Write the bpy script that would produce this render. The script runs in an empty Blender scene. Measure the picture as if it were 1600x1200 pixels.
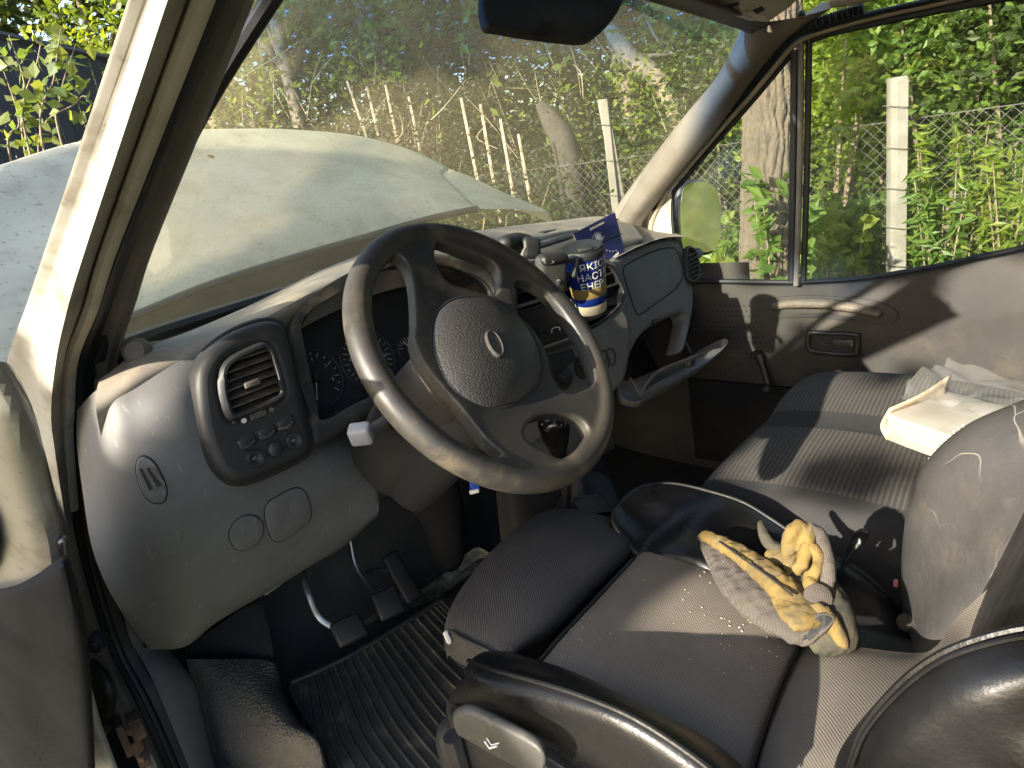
import bpy, bmesh, math, random
import numpy as np
from mathutils import Vector, Matrix
random.seed(5); rng = np.random.default_rng(5)
sc = bpy.context.scene
COL = sc.collection
V3 = lambda *a: np.array(a, float)

# ---------------------------------------------------------------- camera
# x = to the passenger side, y = to the nose of the van, z = up; the eye is the origin, the ground lies at z = GZ
GZ = -1.65
FPX = 1150.0
yaw, pit, rol = math.radians(48), math.radians(18.4), math.radians(9.5)
FW = V3(math.sin(yaw)*math.cos(pit), math.cos(yaw)*math.cos(pit), -math.sin(pit))
_r = V3(math.cos(yaw), -math.sin(yaw), 0); _u = np.cross(_r, FW)
CU = _u*math.cos(rol) + _r*math.sin(rol)
CR_ = _r*math.cos(rol) - _u*math.sin(rol)
cam = bpy.data.cameras.new('camera'); co = bpy.data.objects.new('camera', cam); COL.objects.link(co)
co.matrix_world = Matrix(((CR_[0], CU[0], -FW[0], 0), (CR_[1], CU[1], -FW[1], 0), (CR_[2], CU[2], -FW[2], 0), (0, 0, 0, 1)))
cam.sensor_width = 36; cam.lens = 36*FPX/1600; cam.clip_start = 0.02; cam.clip_end = 400
sc.camera = co

# ---------------------------------------------------------------- light
SUN = V3(-1.0, 0.12, 0.43); SUN /= np.linalg.norm(SUN)
EL = math.asin(SUN[2])
w = bpy.data.worlds.new('World'); sc.world = w; w.use_nodes = True
nt = w.node_tree; nt.nodes.clear()
sky = nt.nodes.new('ShaderNodeTexSky'); sky.sky_type = 'NISHITA'; sky.sun_disc = False
sky.sun_elevation = EL; sky.sun_rotation = math.atan2(SUN[0], SUN[1]); sky.dust_density = 2.5; sky.ozone_density = 1.0
bg = nt.nodes.new('ShaderNodeBackground'); bg.inputs[1].default_value = 0.15
out = nt.nodes.new('ShaderNodeOutputWorld')
nt.links.new(sky.outputs[0], bg.inputs[0]); nt.links.new(bg.outputs[0], out.inputs[0])
sl = bpy.data.lights.new('sun', 'SUN'); sl.energy = 4.4; sl.angle = math.radians(0.6); sl.color = (1, 0.91, 0.77)
so = bpy.data.objects.new('sun', sl); COL.objects.link(so)
so.rotation_euler = Vector(SUN).to_track_quat('Z', 'Y').to_euler()
sc.view_settings.view_transform = 'Standard'; sc.view_settings.look = 'None'
sc.view_settings.exposure = 2.0; sc.view_settings.gamma = 1.0; sc.view_settings.use_curve_mapping = False
try:
    sc.cycles.max_bounces = 10; sc.cycles.transparent_max_bounces = 24; sc.cycles.diffuse_bounces = 5
    sc.cycles.caustics_reflective = False; sc.cycles.caustics_refractive = False
    sc.cycles.sample_clamp_indirect = 6
except Exception: pass

# ---------------------------------------------------------------- helpers
def ray(px, py): return FW + CR_*(px-800)/FPX - CU*(py-600)/FPX
def A(px, py, X=None, Y=None, Z=None, d=None):
    """the point of the plane x = X, y = Y or z = Z that the photo shows at pixel px, py"""
    v = ray(px, py)
    if X is not None: return v*X/v[0]
    if Y is not None: return v*Y/v[1]
    if Z is not None: return v*Z/v[2]
    return v*d
def AP(px, py, o, n):
    v = ray(px, py); return v*((o@n)/(v@n))
def unit(v): return np.asarray(v, float)/np.linalg.norm(v)
def cr(P, n, closed=False):
    """n points along a Catmull-Rom curve through P"""
    P = np.asarray(P, float); m = len(P)
    if closed: E = np.concatenate([P[-1:], P, P[:2]]); segs = m
    else: E = np.concatenate([2*P[:1]-P[1:2], P, 2*P[-1:]-P[-2:-1]]); segs = m-1
    t = np.linspace(0, segs, n, endpoint=not closed); i = np.minimum(t.astype(int), segs-1); f = (t-i).reshape((-1,)+(1,)*(P.ndim-1))
    a, b, c, d = E[i], E[i+1], E[i+2], E[i+3]
    return .5*((2*b)+(c-a)*f+(2*a-5*b+4*c-d)*f**2+(3*b-a-3*c+d)*f**3)
def lin(P, n):
    P = np.asarray(P, float); t = np.linspace(0, len(P)-1, n); i = np.minimum(t.astype(int), len(P)-2); f = (t-i).reshape((-1,)+(1,)*(P.ndim-1))
    return P[i]*(1-f)+P[i+1]*f
def grid(P, cu=False, cv=False):
    R, C = P.shape[:2]; f = []
    for i in range(R if cu else R-1):
        for j in range(C if cv else C-1):
            a, b = i, (i+1) % R; c, d = j, (j+1) % C
            f.append((a*C+c, a*C+d, b*C+d, b*C+c))
    return P.reshape(-1, 3), f
def surf(rows, nu=24, nv=24, u=cr, v=cr):
    P = np.array(rows, float); P = u(P, nu); P = np.swapaxes(v(np.swapaxes(P, 0, 1), nv), 0, 1)
    return grid(P)
def join(*vf):
    V, F, o = [], [], 0
    for v, f in vf:
        V.append(np.asarray(v)); F += [tuple(i+o for i in q) for q in f]; o += len(v)
    return np.concatenate(V), F
def frames(P, up=None):
    T = np.gradient(P, axis=0); T /= np.linalg.norm(T, axis=1)[:, None]+1e-12
    if up is not None:
        S = np.cross(T, np.asarray(up, float)); S /= np.linalg.norm(S, axis=1)[:, None]+1e-9
        return T, S, np.cross(S, T)
    N = np.zeros_like(T); a = V3(0, 0, 1) if abs(T[0][2]) < .9 else V3(1, 0, 0)
    for k in range(len(P)):
        a = a - T[k]*(a@T[k]); a = a/np.linalg.norm(a); N[k] = a
    return T, np.cross(T, N), N
def tube(path, ra, rb=None, n=10, seg=None, up=None, closed=False, cap=True, pw=1.0):
    P = np.asarray(path, float)
    if seg: P = cr(P, seg, closed)
    m = len(P)
    if closed:
        Q = np.concatenate([P[-1:], P, P[:1]]); T, S, N = frames(Q, up); T, S, N = T[1:-1], S[1:-1], N[1:-1]
    else: T, S, N = frames(P, up)
    def rs(r):
        r = np.atleast_1d(np.asarray(r, float))
        return np.full(m, r[0]) if len(r) == 1 else (cr(r[:, None], m)[:, 0] if len(r) != m else r)
    a = rs(ra); b = rs(rb) if rb is not None else a
    th = np.linspace(0, 2*math.pi, n, endpoint=False)
    c, s = np.cos(th), np.sin(th); c = np.sign(c)*abs(c)**pw; s = np.sign(s)*abs(s)**pw
    R = P[:, None]+S[:, None]*(a[:, None]*c)[..., None]+N[:, None]*(b[:, None]*s)[..., None]
    V, F = grid(R, cu=closed, cv=True)
    if cap and not closed:
        F = F+[tuple(range(n-1, -1, -1)), tuple((m-1)*n+k for k in range(n))]
    return V, F
def rtube(path, ra, rb=None, n=14, seg=20, up=None, pw=1.0, er=.5):
    """tube whose ends are rounded off"""
    P = cr(path, seg); m = seg
    def rs(r):
        r = np.atleast_1d(np.asarray(r, float)); return np.full(m, r[0]) if len(r) == 1 else cr(r[:, None], m)[:, 0]
    a = rs(ra); b = rs(rb) if rb is not None else a.copy()
    T = unit(P[0]-P[1]); T2 = unit(P[-1]-P[-2]); k = 5; pre, post, fa = [], [], []
    r0, r1 = min(a[0], b[0])*er*2, min(a[-1], b[-1])*er*2
    for i in range(k):
        t = math.pi/2*(1-i/k); pre.append(P[0]+T*r0*math.sin(t)); fa.append(math.cos(t)+.02)
    for i in range(k): t = math.pi/2*((i+1)/k); post.append(P[-1]+T2*r1*math.sin(t))
    fb = [f for f in fa[::-1]]
    P2 = np.concatenate([pre, P, post])
    a2 = np.concatenate([a[0]*np.array(fa), a, a[-1]*np.array(fb)]); b2 = np.concatenate([b[0]*np.array(fa), b, b[-1]*np.array(fb)])
    return tube(P2, a2, b2, n=n, up=up, pw=pw)
def lathe(prof, o, ax, n=32, a=None, closed=False):
    ax = unit(ax); a = unit(np.cross(ax, V3(0, 0, 1) if abs(ax[2]) < .9 else V3(1, 0, 0))) if a is None else a
    b = np.cross(ax, a); th = np.linspace(0, 2*math.pi, n, endpoint=False)
    R = np.array([[o+ax*z+r*(a*math.cos(t)+b*math.sin(t)) for t in th] for r, z in prof])
    return grid(R, cv=True, cu=closed)
def bm_out(bm):
    bm.verts.ensure_lookup_table(); bm.verts.index_update()
    V = np.array([v.co[:] for v in bm.verts]); F = [tuple(v.index for v in f.verts) for f in bm.faces]; bm.free(); return V, F
def box(c, size, ax=None, bev=.003, seg=2):
    bm = bmesh.new(); bmesh.ops.create_cube(bm, size=1)
    for v in bm.verts: v.co = Vector((v.co.x*size[0], v.co.y*size[1], v.co.z*size[2]))
    if bev: bmesh.ops.bevel(bm, geom=list(bm.edges), offset=bev, segments=seg, affect='EDGES', profile=.5)
    V, F = bm_out(bm)
    if ax is not None: V = V@np.array(ax)
    return V+np.asarray(c, float), F
def axes(x, y):
    """row axes from an x direction and a rough y direction"""
    x = unit(x); z = unit(np.cross(x, y)); return np.array([x, np.cross(z, x), z])
def plate(pts, thick, bev=.002, seg=2):
    """polygon extruded along the vector thick, rim edges rounded"""
    bm = bmesh.new(); vs = [bm.verts.new(p) for p in pts]; f = bm.faces.new(vs)
    r = bmesh.ops.extrude_face_region(bm, geom=[f]); nv = [g for g in r['geom'] if isinstance(g, bmesh.types.BMVert)]
    for v in nv: v.co += Vector(thick)
    bmesh.ops.recalc_face_normals(bm, faces=bm.faces)
    if bev:
        s = set(nv); b = set(vs)
        ed = [e for e in bm.edges if (e.verts[0] in s and e.verts[1] in s) or (e.verts[0] in b and e.verts[1] in b)]
        bmesh.ops.bevel(bm, geom=ed, offset=bev, segments=seg, affect='EDGES', profile=.5)
    return bm_out(bm)
def ev_mesh(o):
    dg = bpy.context.evaluated_depsgraph_get(); e = o.evaluated_get(dg); m = bpy.data.meshes.new_from_object(e)
    V = np.empty(len(m.vertices)*3); m.vertices.foreach_get('co', V); F = [tuple(p.vertices) for p in m.polygons]
    bpy.data.meshes.remove(m); d = o.data; bpy.data.objects.remove(o)
    (bpy.data.curves if isinstance(d, bpy.types.Curve) else bpy.data.meshes).remove(d)
    return V.reshape(-1, 3), F
def holed(outer, holes, fr, depth, bev=.002, res=3, voxel=None, smooth=0):
    """flat plate with real holes; loops are 2-D points in the frame fr = (origin, a, b, n)"""
    cu = bpy.data.curves.new('t', 'CURVE'); cu.dimensions = '2D'; cu.fill_mode = 'BOTH'
    cu.extrude = max(depth/2-bev, 0); cu.bevel_depth = bev; cu.bevel_resolution = res; cu.offset = -bev
    for lp in [outer]+holes:
        s = cu.splines.new('POLY'); s.points.add(len(lp)-1)
        for k, p in enumerate(lp): s.points[k].co = (p[0], p[1], 0, 1)
        s.use_cyclic_u = True
    o = bpy.data.objects.new('t', cu); COL.objects.link(o); V, F = ev_mesh(o)
    if voxel: V, F = remesh(V, F, voxel, smooth)
    o_, a, b, n = fr
    return o_+V[:, :1]*a+V[:, 1:2]*b+V[:, 2:3]*n, F
def slab(outer, holes, th):
    """closed flat slab with holes, for remeshing"""
    bm = bmesh.new()
    for lp in [outer]+holes:
        vs = [bm.verts.new((p[0], p[1], -th/2)) for p in lp]
        for k in range(len(vs)): bm.edges.new((vs[k-1], vs[k]))
    bmesh.ops.triangle_fill(bm, use_beauty=True, edges=list(bm.edges), use_dissolve=False)
    r = bmesh.ops.extrude_face_region(bm, geom=list(bm.faces))
    for g in r['geom']:
        if isinstance(g, bmesh.types.BMVert): g.co.z += th
    bmesh.ops.recalc_face_normals(bm, faces=bm.faces)
    return bm_out(bm)
def remesh(V, F, size, smooth=0):
    m = bpy.data.meshes.new('t'); m.from_pydata([tuple(v) for v in V], [], F); o = bpy.data.objects.new('t', m); COL.objects.link(o)
    md = o.modifiers.new('w', 'WELD'); md.merge_threshold = 1e-5
    md = o.modifiers.new('r', 'REMESH'); md.mode = 'VOXEL'; md.voxel_size = size
    if smooth: md = o.modifiers.new('s', 'SMOOTH'); md.iterations = smooth; md.factor = .5
    return ev_mesh(o)
def to2(P, fr):
    P = np.asarray(P)-fr[0]; return np.stack([P@fr[1], P@fr[2]], -1)
ORG = {}
def obj(name, vf, mat, parent=None, smooth=True, sub=0, solid=0, auto=True, label=None, kind=None):
    V, F = vf; V = np.asarray(V, float)
    o0 = (V.min(0)+V.max(0))/2 if parent is not None else V3((V[:, 0].min()+V[:, 0].max())/2, (V[:, 1].min()+V[:, 1].max())/2, V[:, 2].min())
    me = bpy.data.meshes.new(name); me.from_pydata((V-o0).tolist(), [], [tuple(map(int, f)) for f in F]); me.validate()
    bm = bmesh.new(); bm.from_mesh(me); bmesh.ops.recalc_face_normals(bm, faces=bm.faces)
    bm.to_mesh(me); bm.free()
    if smooth:
        me.polygons.foreach_set('use_smooth', [True]*len(me.polygons))
        if auto:
            try: me.set_sharp_from_angle(angle=math.radians(42))
            except Exception: pass
    if mat: me.materials.append(mat)
    o = bpy.data.objects.new(name, me); COL.objects.link(o); place(o, o0, parent)
    if solid: m = o.modifiers.new('solid', 'SOLIDIFY'); m.thickness = solid; m.offset = 0
    if sub: m = o.modifiers.new('sub', 'SUBSURF'); m.levels = sub; m.render_levels = sub
    if label: o['label'] = label
    if kind: o['kind'] = kind
    return o
def place(o, o0, parent):
    ORG[o.name] = np.asarray(o0, float)
    if parent is not None: o.parent = parent; o.location = tuple(o0-ORG[parent.name])
    else: o.location = tuple(o0)
def tag(o, label=None, cat=None, group=None, kind=None):
    for k, v in (('label', label), ('category', cat), ('group', group), ('kind', kind)):
        if v: o[k] = v
    return o
def thing(name, loc, label, cat, group=None):
    o = bpy.data.objects.new(name, None); COL.objects.link(o); o.empty_display_size = .05
    place(o, np.asarray(loc, float), None); return tag(o, label, cat, group)
def node(name, loc, parent):
    o = bpy.data.objects.new(name, None); COL.objects.link(o); o.empty_display_size = .05; place(o, np.asarray(loc, float), parent); return o
def share(o, off, parent=None):
    """a copy of a part that shares its mesh, shifted by off"""
    c = o.copy(); COL.objects.link(c); c.location = tuple(np.array(o.location)+off); ORG[c.name] = ORG[o.name]+off
    if parent: c.parent = parent
    return c

from mathutils.bvhtree import BVHTree
def bvh(vf): return BVHTree.FromPolygons([tuple(v) for v in vf[0]], [tuple(f) for f in vf[1]])
def hit(B, px, py, off=0.):
    d = Vector(unit(ray(px, py))); h = B.ray_cast(Vector((0, 0, 0)), d)
    if h[0] is None: return None
    n = h[1] if h[1].dot(d) < 0 else -h[1]; return np.array(h[0]+n*off)
# ---------------------------------------------------------------- materials
def M(name, c1, c2=None, ns=6.0, rough=.6, bump=None, dust=None, spec=.5, metal=0., weave=None, wv2=(.3, 1, .8), ribs=None, crease=None, coat=0., scr=None, r2=None, trans=0., island=None, vor=None, crackc=None):
    m = bpy.data.materials.new(name); m.use_nodes = True; t = m.node_tree; N = t.nodes; L = t.links
    b = N['Principled BSDF']; b.inputs['Roughness'].default_value = rough; b.inputs['Specular IOR Level'].default_value = spec
    b.inputs['Metallic'].default_value = metal; b.inputs['Coat Weight'].default_value = coat
    tc = N.new('ShaderNodeTexCoord'); geo = N.new('ShaderNodeNewGeometry'); P = geo.outputs['Position']
    def noise(s, d=4., r=.6, vec=None, dist=0.):
        n = N.new('ShaderNodeTexNoise'); n.inputs['Scale'].default_value = s; n.inputs['Detail'].default_value = d; n.inputs['Roughness'].default_value = r
        n.inputs['Distortion'].default_value = dist; L.new(vec or P, n.inputs['Vector']); return n.outputs['Fac']
    def ramp(f, a, e):
        r = N.new('ShaderNodeMapRange'); r.inputs[1].default_value = a; r.inputs[2].default_value = e; r.interpolation_type = 'SMOOTHSTEP'; L.new(f, r.inputs[0]); return r.outputs[0]
    def mix(f, a, c, mode='MIX'):
        x = N.new('ShaderNodeMix'); x.data_type = 'RGBA'; x.blend_type = mode
        if isinstance(f, float): x.inputs[0].default_value = f
        else: L.new(f, x.inputs[0])
        for s, v in ((6, a), (7, c)):
            if isinstance(v, tuple): x.inputs[s].default_value = (*v, 1)
            else: L.new(v, x.inputs[s])
        return x.outputs[2]
    def math_(op, a, c=None):
        x = N.new('ShaderNodeMath'); x.operation = op
        for s, v in ((0, a), (1, c)):
            if v is None: continue
            if isinstance(v, (int, float)): x.inputs[s].default_value = v
            else: L.new(v, x.inputs[s])
        return x.outputs[0]
    col = tuple(c1)
    if c2: col = mix(ramp(noise(ns), .35, .65), col, tuple(c2))
    if island:
        rr = geo.outputs['Random Per Island']
        col = mix(ramp(rr, 0, 1), col, tuple(island))
    H = None
    def addh(h, k):
        nonlocal H
        h = math_('MULTIPLY', h, k); H = h if H is None else math_('ADD', H, h)
    if weave:
        sp = N.new('ShaderNodeSeparateXYZ'); L.new(P, sp.inputs[0]); k = 2*math.pi/weave
        u = math_('SINE', math_('MULTIPLY', math_('ADD', sp.outputs[0], math_('MULTIPLY', sp.outputs[2], wv2[0])), k)); v = math_('SINE', math_('MULTIPLY', math_('ADD', math_('MULTIPLY', sp.outputs[1], wv2[1]), math_('MULTIPLY', sp.outputs[2], wv2[2])), k*1.0))
        wv = math_('MULTIPLY', u, v); w2 = math_('ADD', math_('MULTIPLY', wv, .5), .5)
        col = mix(math_('MULTIPLY', w2, .65), col, tuple(x*.25 for x in c1)); addh(w2, -.0005)
    if ribs:
        sp = N.new('ShaderNodeSeparateXYZ'); L.new(P, sp.inputs[0]); k = 2*math.pi/ribs
        s = math_('SINE', math_('MULTIPLY', math_('ADD', sp.outputs[1], math_('MULTIPLY', sp.outputs[0], -.08)), k)); s = math_('ADD', math_('MULTIPLY', s, .5), .5)
        col = mix(math_('MULTIPLY', s, .6), col, tuple(x*.3 for x in c1)); addh(s, -.001)
    if crackc:
        n = N.new('ShaderNodeTexVoronoi'); n.feature = 'DISTANCE_TO_EDGE'; n.inputs['Scale'].default_value = crease[0]
        nz = N.new('ShaderNodeTexNoise'); nz.inputs['Scale'].default_value = crease[0]*1.2; L.new(P, nz.inputs['Vector'])
        va = N.new('ShaderNodeVectorMath'); va.operation = 'MULTIPLY_ADD'; va.inputs[1].default_value = (.12, .12, .12); L.new(nz.outputs['Color'], va.inputs[0]); L.new(P, va.inputs[2]); L.new(va.outputs[0], n.inputs['Vector'])
        f = math_('MULTIPLY', math_('SUBTRACT', 1., ramp(n.outputs['Distance'], 0, .018)), math_('MULTIPLY', ramp(noise(7., 3.), .45, .65), .55)); col = mix(f, col, tuple(crackc))
    rgh = None
    if dust:
        for dc, lo, hi, ds, am in (dust if isinstance(dust, list) else [dust]):
            f = math_('MULTIPLY', ramp(noise(ds, 8., .65), lo, hi), am); col = mix(f, col, tuple(dc))
            if rgh is None: rgh = f
    if scr:
        mp = N.new('ShaderNodeMapping'); mp.inputs['Scale'].default_value = scr[0]; mp.inputs['Rotation'].default_value = (.3, .5, .7); L.new(P, mp.inputs[0])
        f = math_('MULTIPLY', ramp(noise(1., 3., .5, mp.outputs[0]), scr[1], scr[1]+.08), scr[2]); col = mix(f, col, tuple(scr[3]))
    if isinstance(col, tuple): b.inputs['Base Color'].default_value = (*col, 1)
    else: L.new(col, b.inputs['Base Color'])
    if r2 is not None:
        x = N.new('ShaderNodeMapRange'); x.inputs[1].default_value = .35; x.inputs[2].default_value = .65; x.inputs[3].default_value = rough; x.inputs[4].default_value = r2
        L.new(noise(ns*2.2, 5.), x.inputs[0]); L.new(x.outputs[0], b.inputs['Roughness'])
    if bump:
        for bs, bd in (bump if isinstance(bump, list) else [bump]): addh(noise(bs, 3., .6), bd)
    if vor:
        for bs, bd in (vor if isinstance(vor, list) else [vor]):
            n = N.new('ShaderNodeTexVoronoi'); n.inputs['Scale'].default_value = bs; L.new(P, n.inputs['Vector']); addh(n.outputs['Distance'], bd)
    if crease:
        n = N.new('ShaderNodeTexVoronoi'); n.feature = 'DISTANCE_TO_EDGE'; n.inputs['Scale'].default_value = crease[0]
        nz = N.new('ShaderNodeTexNoise'); nz.inputs['Scale'].default_value = crease[0]*1.2; L.new(P, nz.inputs['Vector'])
        va = N.new('ShaderNodeVectorMath'); va.operation = 'MULTIPLY_ADD'; va.inputs[1].default_value = (.12, .12, .12); L.new(nz.outputs['Color'], va.inputs[0]); L.new(P, va.inputs[2])
        L.new(va.outputs[0], n.inputs['Vector']); addh(ramp(n.outputs['Distance'], 0, .05), crease[1])
    if H is not None:
        bn = N.new('ShaderNodeBump'); bn.inputs['Strength'].default_value = 1; bn.inputs['Distance'].default_value = 1.0; L.new(H, bn.inputs['Height']); L.new(bn.outputs[0], b.inputs['Normal'])
    if trans:
        o = N['Material Output']; tr = N.new('ShaderNodeBsdfTranslucent'); mx = N.new('ShaderNodeMixShader'); mx.inputs[0].default_value = trans
        if isinstance(col, tuple): tr.inputs[0].default_value = (*col, 1)
        else:
            g = N.new('ShaderNodeMix'); g.data_type = 'RGBA'; g.blend_type = 'MULTIPLY'; g.inputs[0].default_value = 1; L.new(col, g.inputs[6]); g.inputs[7].default_value = (2.2, 2.0, .8, 1); L.new(g.outputs[2], tr.inputs[0])
        L.new(b.outputs[0], mx.inputs[1]); L.new(tr.outputs[0], mx.inputs[2]); L.new(mx.outputs[0], o.inputs[0])
    return m
def glass(name, dustcol, lo, hi, amt, scale, tint=(1, 1, 1), band=None, base=.0, refl=.06):
    m = bpy.data.materials.new(name); m.use_nodes = True; t = m.node_tree; N = t.nodes; L = t.links
    N.remove(N['Principled BSDF']); o = N['Material Output']; geo = N.new('ShaderNodeNewGeometry'); P = geo.outputs['Position']
    tr = N.new('ShaderNodeBsdfTransparent'); tr.inputs[0].default_value = (*tint, 1); gl = N.new('ShaderNodeBsdfGlossy'); gl.inputs['Roughness'].default_value = .02
    if band:
        sp = N.new('ShaderNodeSeparateXYZ'); L.new(P, sp.inputs[0]); r = N.new('ShaderNodeMapRange'); r.interpolation_type = 'SMOOTHSTEP'
        r.inputs[1].default_value = band[0]; r.inputs[2].default_value = band[1]; L.new(sp.outputs[2], r.inputs[0])
        x = N.new('ShaderNodeMix'); x.data_type = 'RGBA'; L.new(r.outputs[0], x.inputs[0]); x.inputs[6].default_value = (*tint, 1); x.inputs[7].default_value = (*band[2], 1); L.new(x.outputs[2], tr.inputs[0])
    lw = N.new('ShaderNodeLayerWeight'); lw.inputs[0].default_value = .35
    f = N.new('ShaderNodeMath'); f.operation = 'MULTIPLY'; L.new(lw.outputs['Facing'], f.inputs[0]); f.inputs[1].default_value = refl*2
    m1 = N.new('ShaderNodeMixShader'); L.new(f.outputs[0], m1.inputs[0]); L.new(tr.outputs[0], m1.inputs[1]); L.new(gl.outputs[0], m1.inputs[2])
    df = N.new('ShaderNodeBsdfDiffuse'); df.inputs[0].default_value = (*dustcol, 1); tl = N.new('ShaderNodeBsdfTranslucent'); tl.inputs[0].default_value = (*dustcol, 1)
    md = N.new('ShaderNodeMixShader'); md.inputs[0].default_value = .5; L.new(df.outputs[0], md.inputs[1]); L.new(tl.outputs[0], md.inputs[2])
    def noise(s, d):
        n = N.new('ShaderNodeTexNoise'); n.inputs['Scale'].default_value = s; n.inputs['Detail'].default_value = d; n.inputs['Roughness'].default_value = .65; L.new(P, n.inputs['Vector']); return n.outputs['Fac']
    r = N.new('ShaderNodeMapRange'); r.inputs[1].default_value = lo; r.inputs[2].default_value = hi; r.inputs[3].default_value = base; r.inputs[4].default_value = amt; L.new(noise(scale, 6.), r.inputs[0])
    r3 = N.new('ShaderNodeMapRange'); r3.inputs[1].default_value = .35; r3.inputs[2].default_value = .65; r3.inputs[3].default_value = .8; r3.inputs[4].default_value = 1.15; L.new(noise(170., 2.), r3.inputs[0])
    mm = N.new('ShaderNodeMath'); mm.operation = 'MULTIPLY'; L.new(r.outputs[0], mm.inputs[0]); L.new(r3.outputs[0], mm.inputs[1])
    m2 = N.new('ShaderNodeMixShader'); L.new(mm.outputs[0], m2.inputs[0]); L.new(m1.outputs[0], m2.inputs[1]); L.new(md.outputs[0], m2.inputs[2]); L.new(m2.outputs[0], o.inputs[0])
    return m
DUST = (.33, .25, .16)
m_white = M('white_paint', (.39, .37, .32), (.31, .29, .245), 7, rough=.5, dust=[((.13, .105, .07), .48, .74, 14, .65), ((.1, .08, .05), .62, .7, 60, .5)], coat=.2)
m_bonnet = M('bonnet_paint', (.45, .43, .315), (.38, .36, .26), 3, rough=.55, dust=[((.24, .21, .14), .42, .72, 11, .6), ((.14, .12, .08), .58, .66, 70, .6)])
m_grey = M('grey_dash_plastic', (.132, .129, .124), (.112, .108, .102), 9, rough=.62, bump=(900, .00012), dust=[(DUST, .5, .8, 5, .3), ((.3, .3, .3), .64, .74, 40, .25)], scr=((160, 12, 30), .66, .35, (.3, .3, .29)))
m_dashtop = M('dusty_dash_top', (.16, .15, .135), (.20, .175, .14), 8, rough=.75, bump=(700, .0002), dust=[((.42, .34, .23), .42, .7, 9, .6)])
m_black = M('black_plastic', (.013, .0135, .015), (.018, .018, .019), 12, rough=.45, bump=(700, .0001), dust=[(DUST, .5, .8, 10, .14)], r2=.6)
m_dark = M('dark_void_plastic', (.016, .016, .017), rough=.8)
m_bezel = M('dusty_black_bezel', (.024, .0235, .023), (.036, .034, .030), 10, rough=.55, bump=(600, .00015), dust=[((.3, .22, .13), .5, .72, 12, .45)])
m_pod = M('pod_plastic', (.014, .0142, .015), (.021, .020, .019), 10, rough=.5, bump=(600, .00012), dust=[((.26, .2, .13), .55, .78, 9, .3)], r2=.62)
m_wheel = M('worn_wheel_plastic', (.055, .052, .046), (.085, .077, .063), 7, rough=.5, vor=[(230, .0007)], dust=[((.24, .19, .12), .48, .75, 11, .4)], r2=.65)
m_rim = M('worn_rim_plastic', (.024, .0235, .0225), (.046, .040, .031), 6, rough=.36, bump=(500, .00015), dust=[((.24, .19, .12), .5, .75, 14, .35)], r2=.6)
m_pad = M('grained_hub_pad', (.034, .0335, .033), (.046, .043, .040), 7, rough=.4, vor=[(330, .0006)], dust=[((.2, .16, .1), .52, .8, 12, .25)])
m_rubber = M('door_seal_rubber', (.012, .013, .016), (.02, .02, .021), 15, rough=.55, dust=[(DUST, .55, .8, 22, .14)])
m_trim = M('grimy_pillar_trim', (.12, .105, .09), (.085, .075, .065), 8, rough=.65, bump=(500, .0002), dust=[((.27, .2, .12), .5, .75, 12, .4), ((.03, .028, .025), .6, .72, 30, .5)])
m_trim2 = M('grey_pillar_trim', (.21, .185, .155), (.16, .14, .115), 6, rough=.5, bump=(500, .0002), dust=[((.12, .1, .075), .5, .7, 11, .45), ((.05, .045, .04), .63, .7, 70, .5)])
m_strip = M('beige_weatherstrip', (.52, .46, .37), (.42, .37, .29), 9, rough=.55, dust=[((.14, .11, .08), .52, .74, 18, .5)])
m_door = M('grimy_door_trim', (.038, .0365, .035), (.047, .044, .040), 5, rough=.7, spec=.25, bump=[(650, .0003), (60, .0003)], dust=[((.12, .095, .065), .48, .75, 6, .45), ((.03, .028, .026), .6, .7, 45, .5)])
m_doorlow = M('dark_door_carpet', (.018, .019, .021), (.026, .026, .027), 9, rough=.9, spec=.12, bump=(300, .0006))
m_fabric = M('woven_seat_fabric', (.23, .2, .165), (.19, .165, .135), 6, rough=.95, weave=.0042, spec=.2, dust=[((.2, .165, .12), .52, .78, 7, .35), ((.33, .29, .22), .68, .74, 60, .3)])
m_fabric3 = M('woven_backrest_fabric', (.23, .2, .165), (.19, .165, .135), 6, rough=.95, weave=.0042, wv2=(.1, -.6, 1), spec=.2, dust=[((.2, .165, .12), .52, .78, 7, .35)])
m_fabric2 = M('dark_seat_fabric', (.075, .073, .074), (.062, .06, .061), 6, rough=.95, weave=.0042, spec=.2, bump=(25, .002))
m_leather = M('black_leather', (.006, .006, .0065), (.010, .0098, .0098), 7, rough=.27, bump=[(260, .0003), (12, .0018), (45, .0006)], r2=.42, spec=.35)
m_leather2 = M('dusty_leather', (.05, .047, .045), (.035, .034, .034), 6, rough=.38, bump=[(260, .0003), (10, .003), (45, .001)], crease=(9, .00015), r2=.52, crackc=(.3, .27, .23), dust=[((.24, .2, .15), .5, .8, 8, .35)])
m_bench = M('bench_corduroy', (.085, .08, .072), (.072, .068, .062), 6, rough=.95, ribs=.0085, spec=.2)
m_benchp = M('bench_plain_cloth', (.03, .03, .031), (.036, .035, .034), 8, rough=.95, bump=(300, .0005), spec=.2, dust=[((.3, .3, .3), .72, .76, 90, .4)])
m_foot = M('footwell_grime', (.055, .056, .057), (.075, .071, .064), 9, rough=.85, spec=.2, bump=(60, .002), dust=[((.1, .085, .06), .56, .78, 13, .4)])
m_pale = M('worn_floor_paint', (.32, .32, .25), (.06, .055, .045), 16, rough=.7, bump=(80, .001), dust=[((.02, .018, .015), .5, .7, 22, .85)])
m_mat = M('rubber_floor_mat', (.032, .032, .03), (.045, .043, .037), 12, rough=.5, dust=[((.17, .15, .105), .48, .72, 16, .5), ((.3, .27, .2), .64, .72, 70, .4)])
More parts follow.
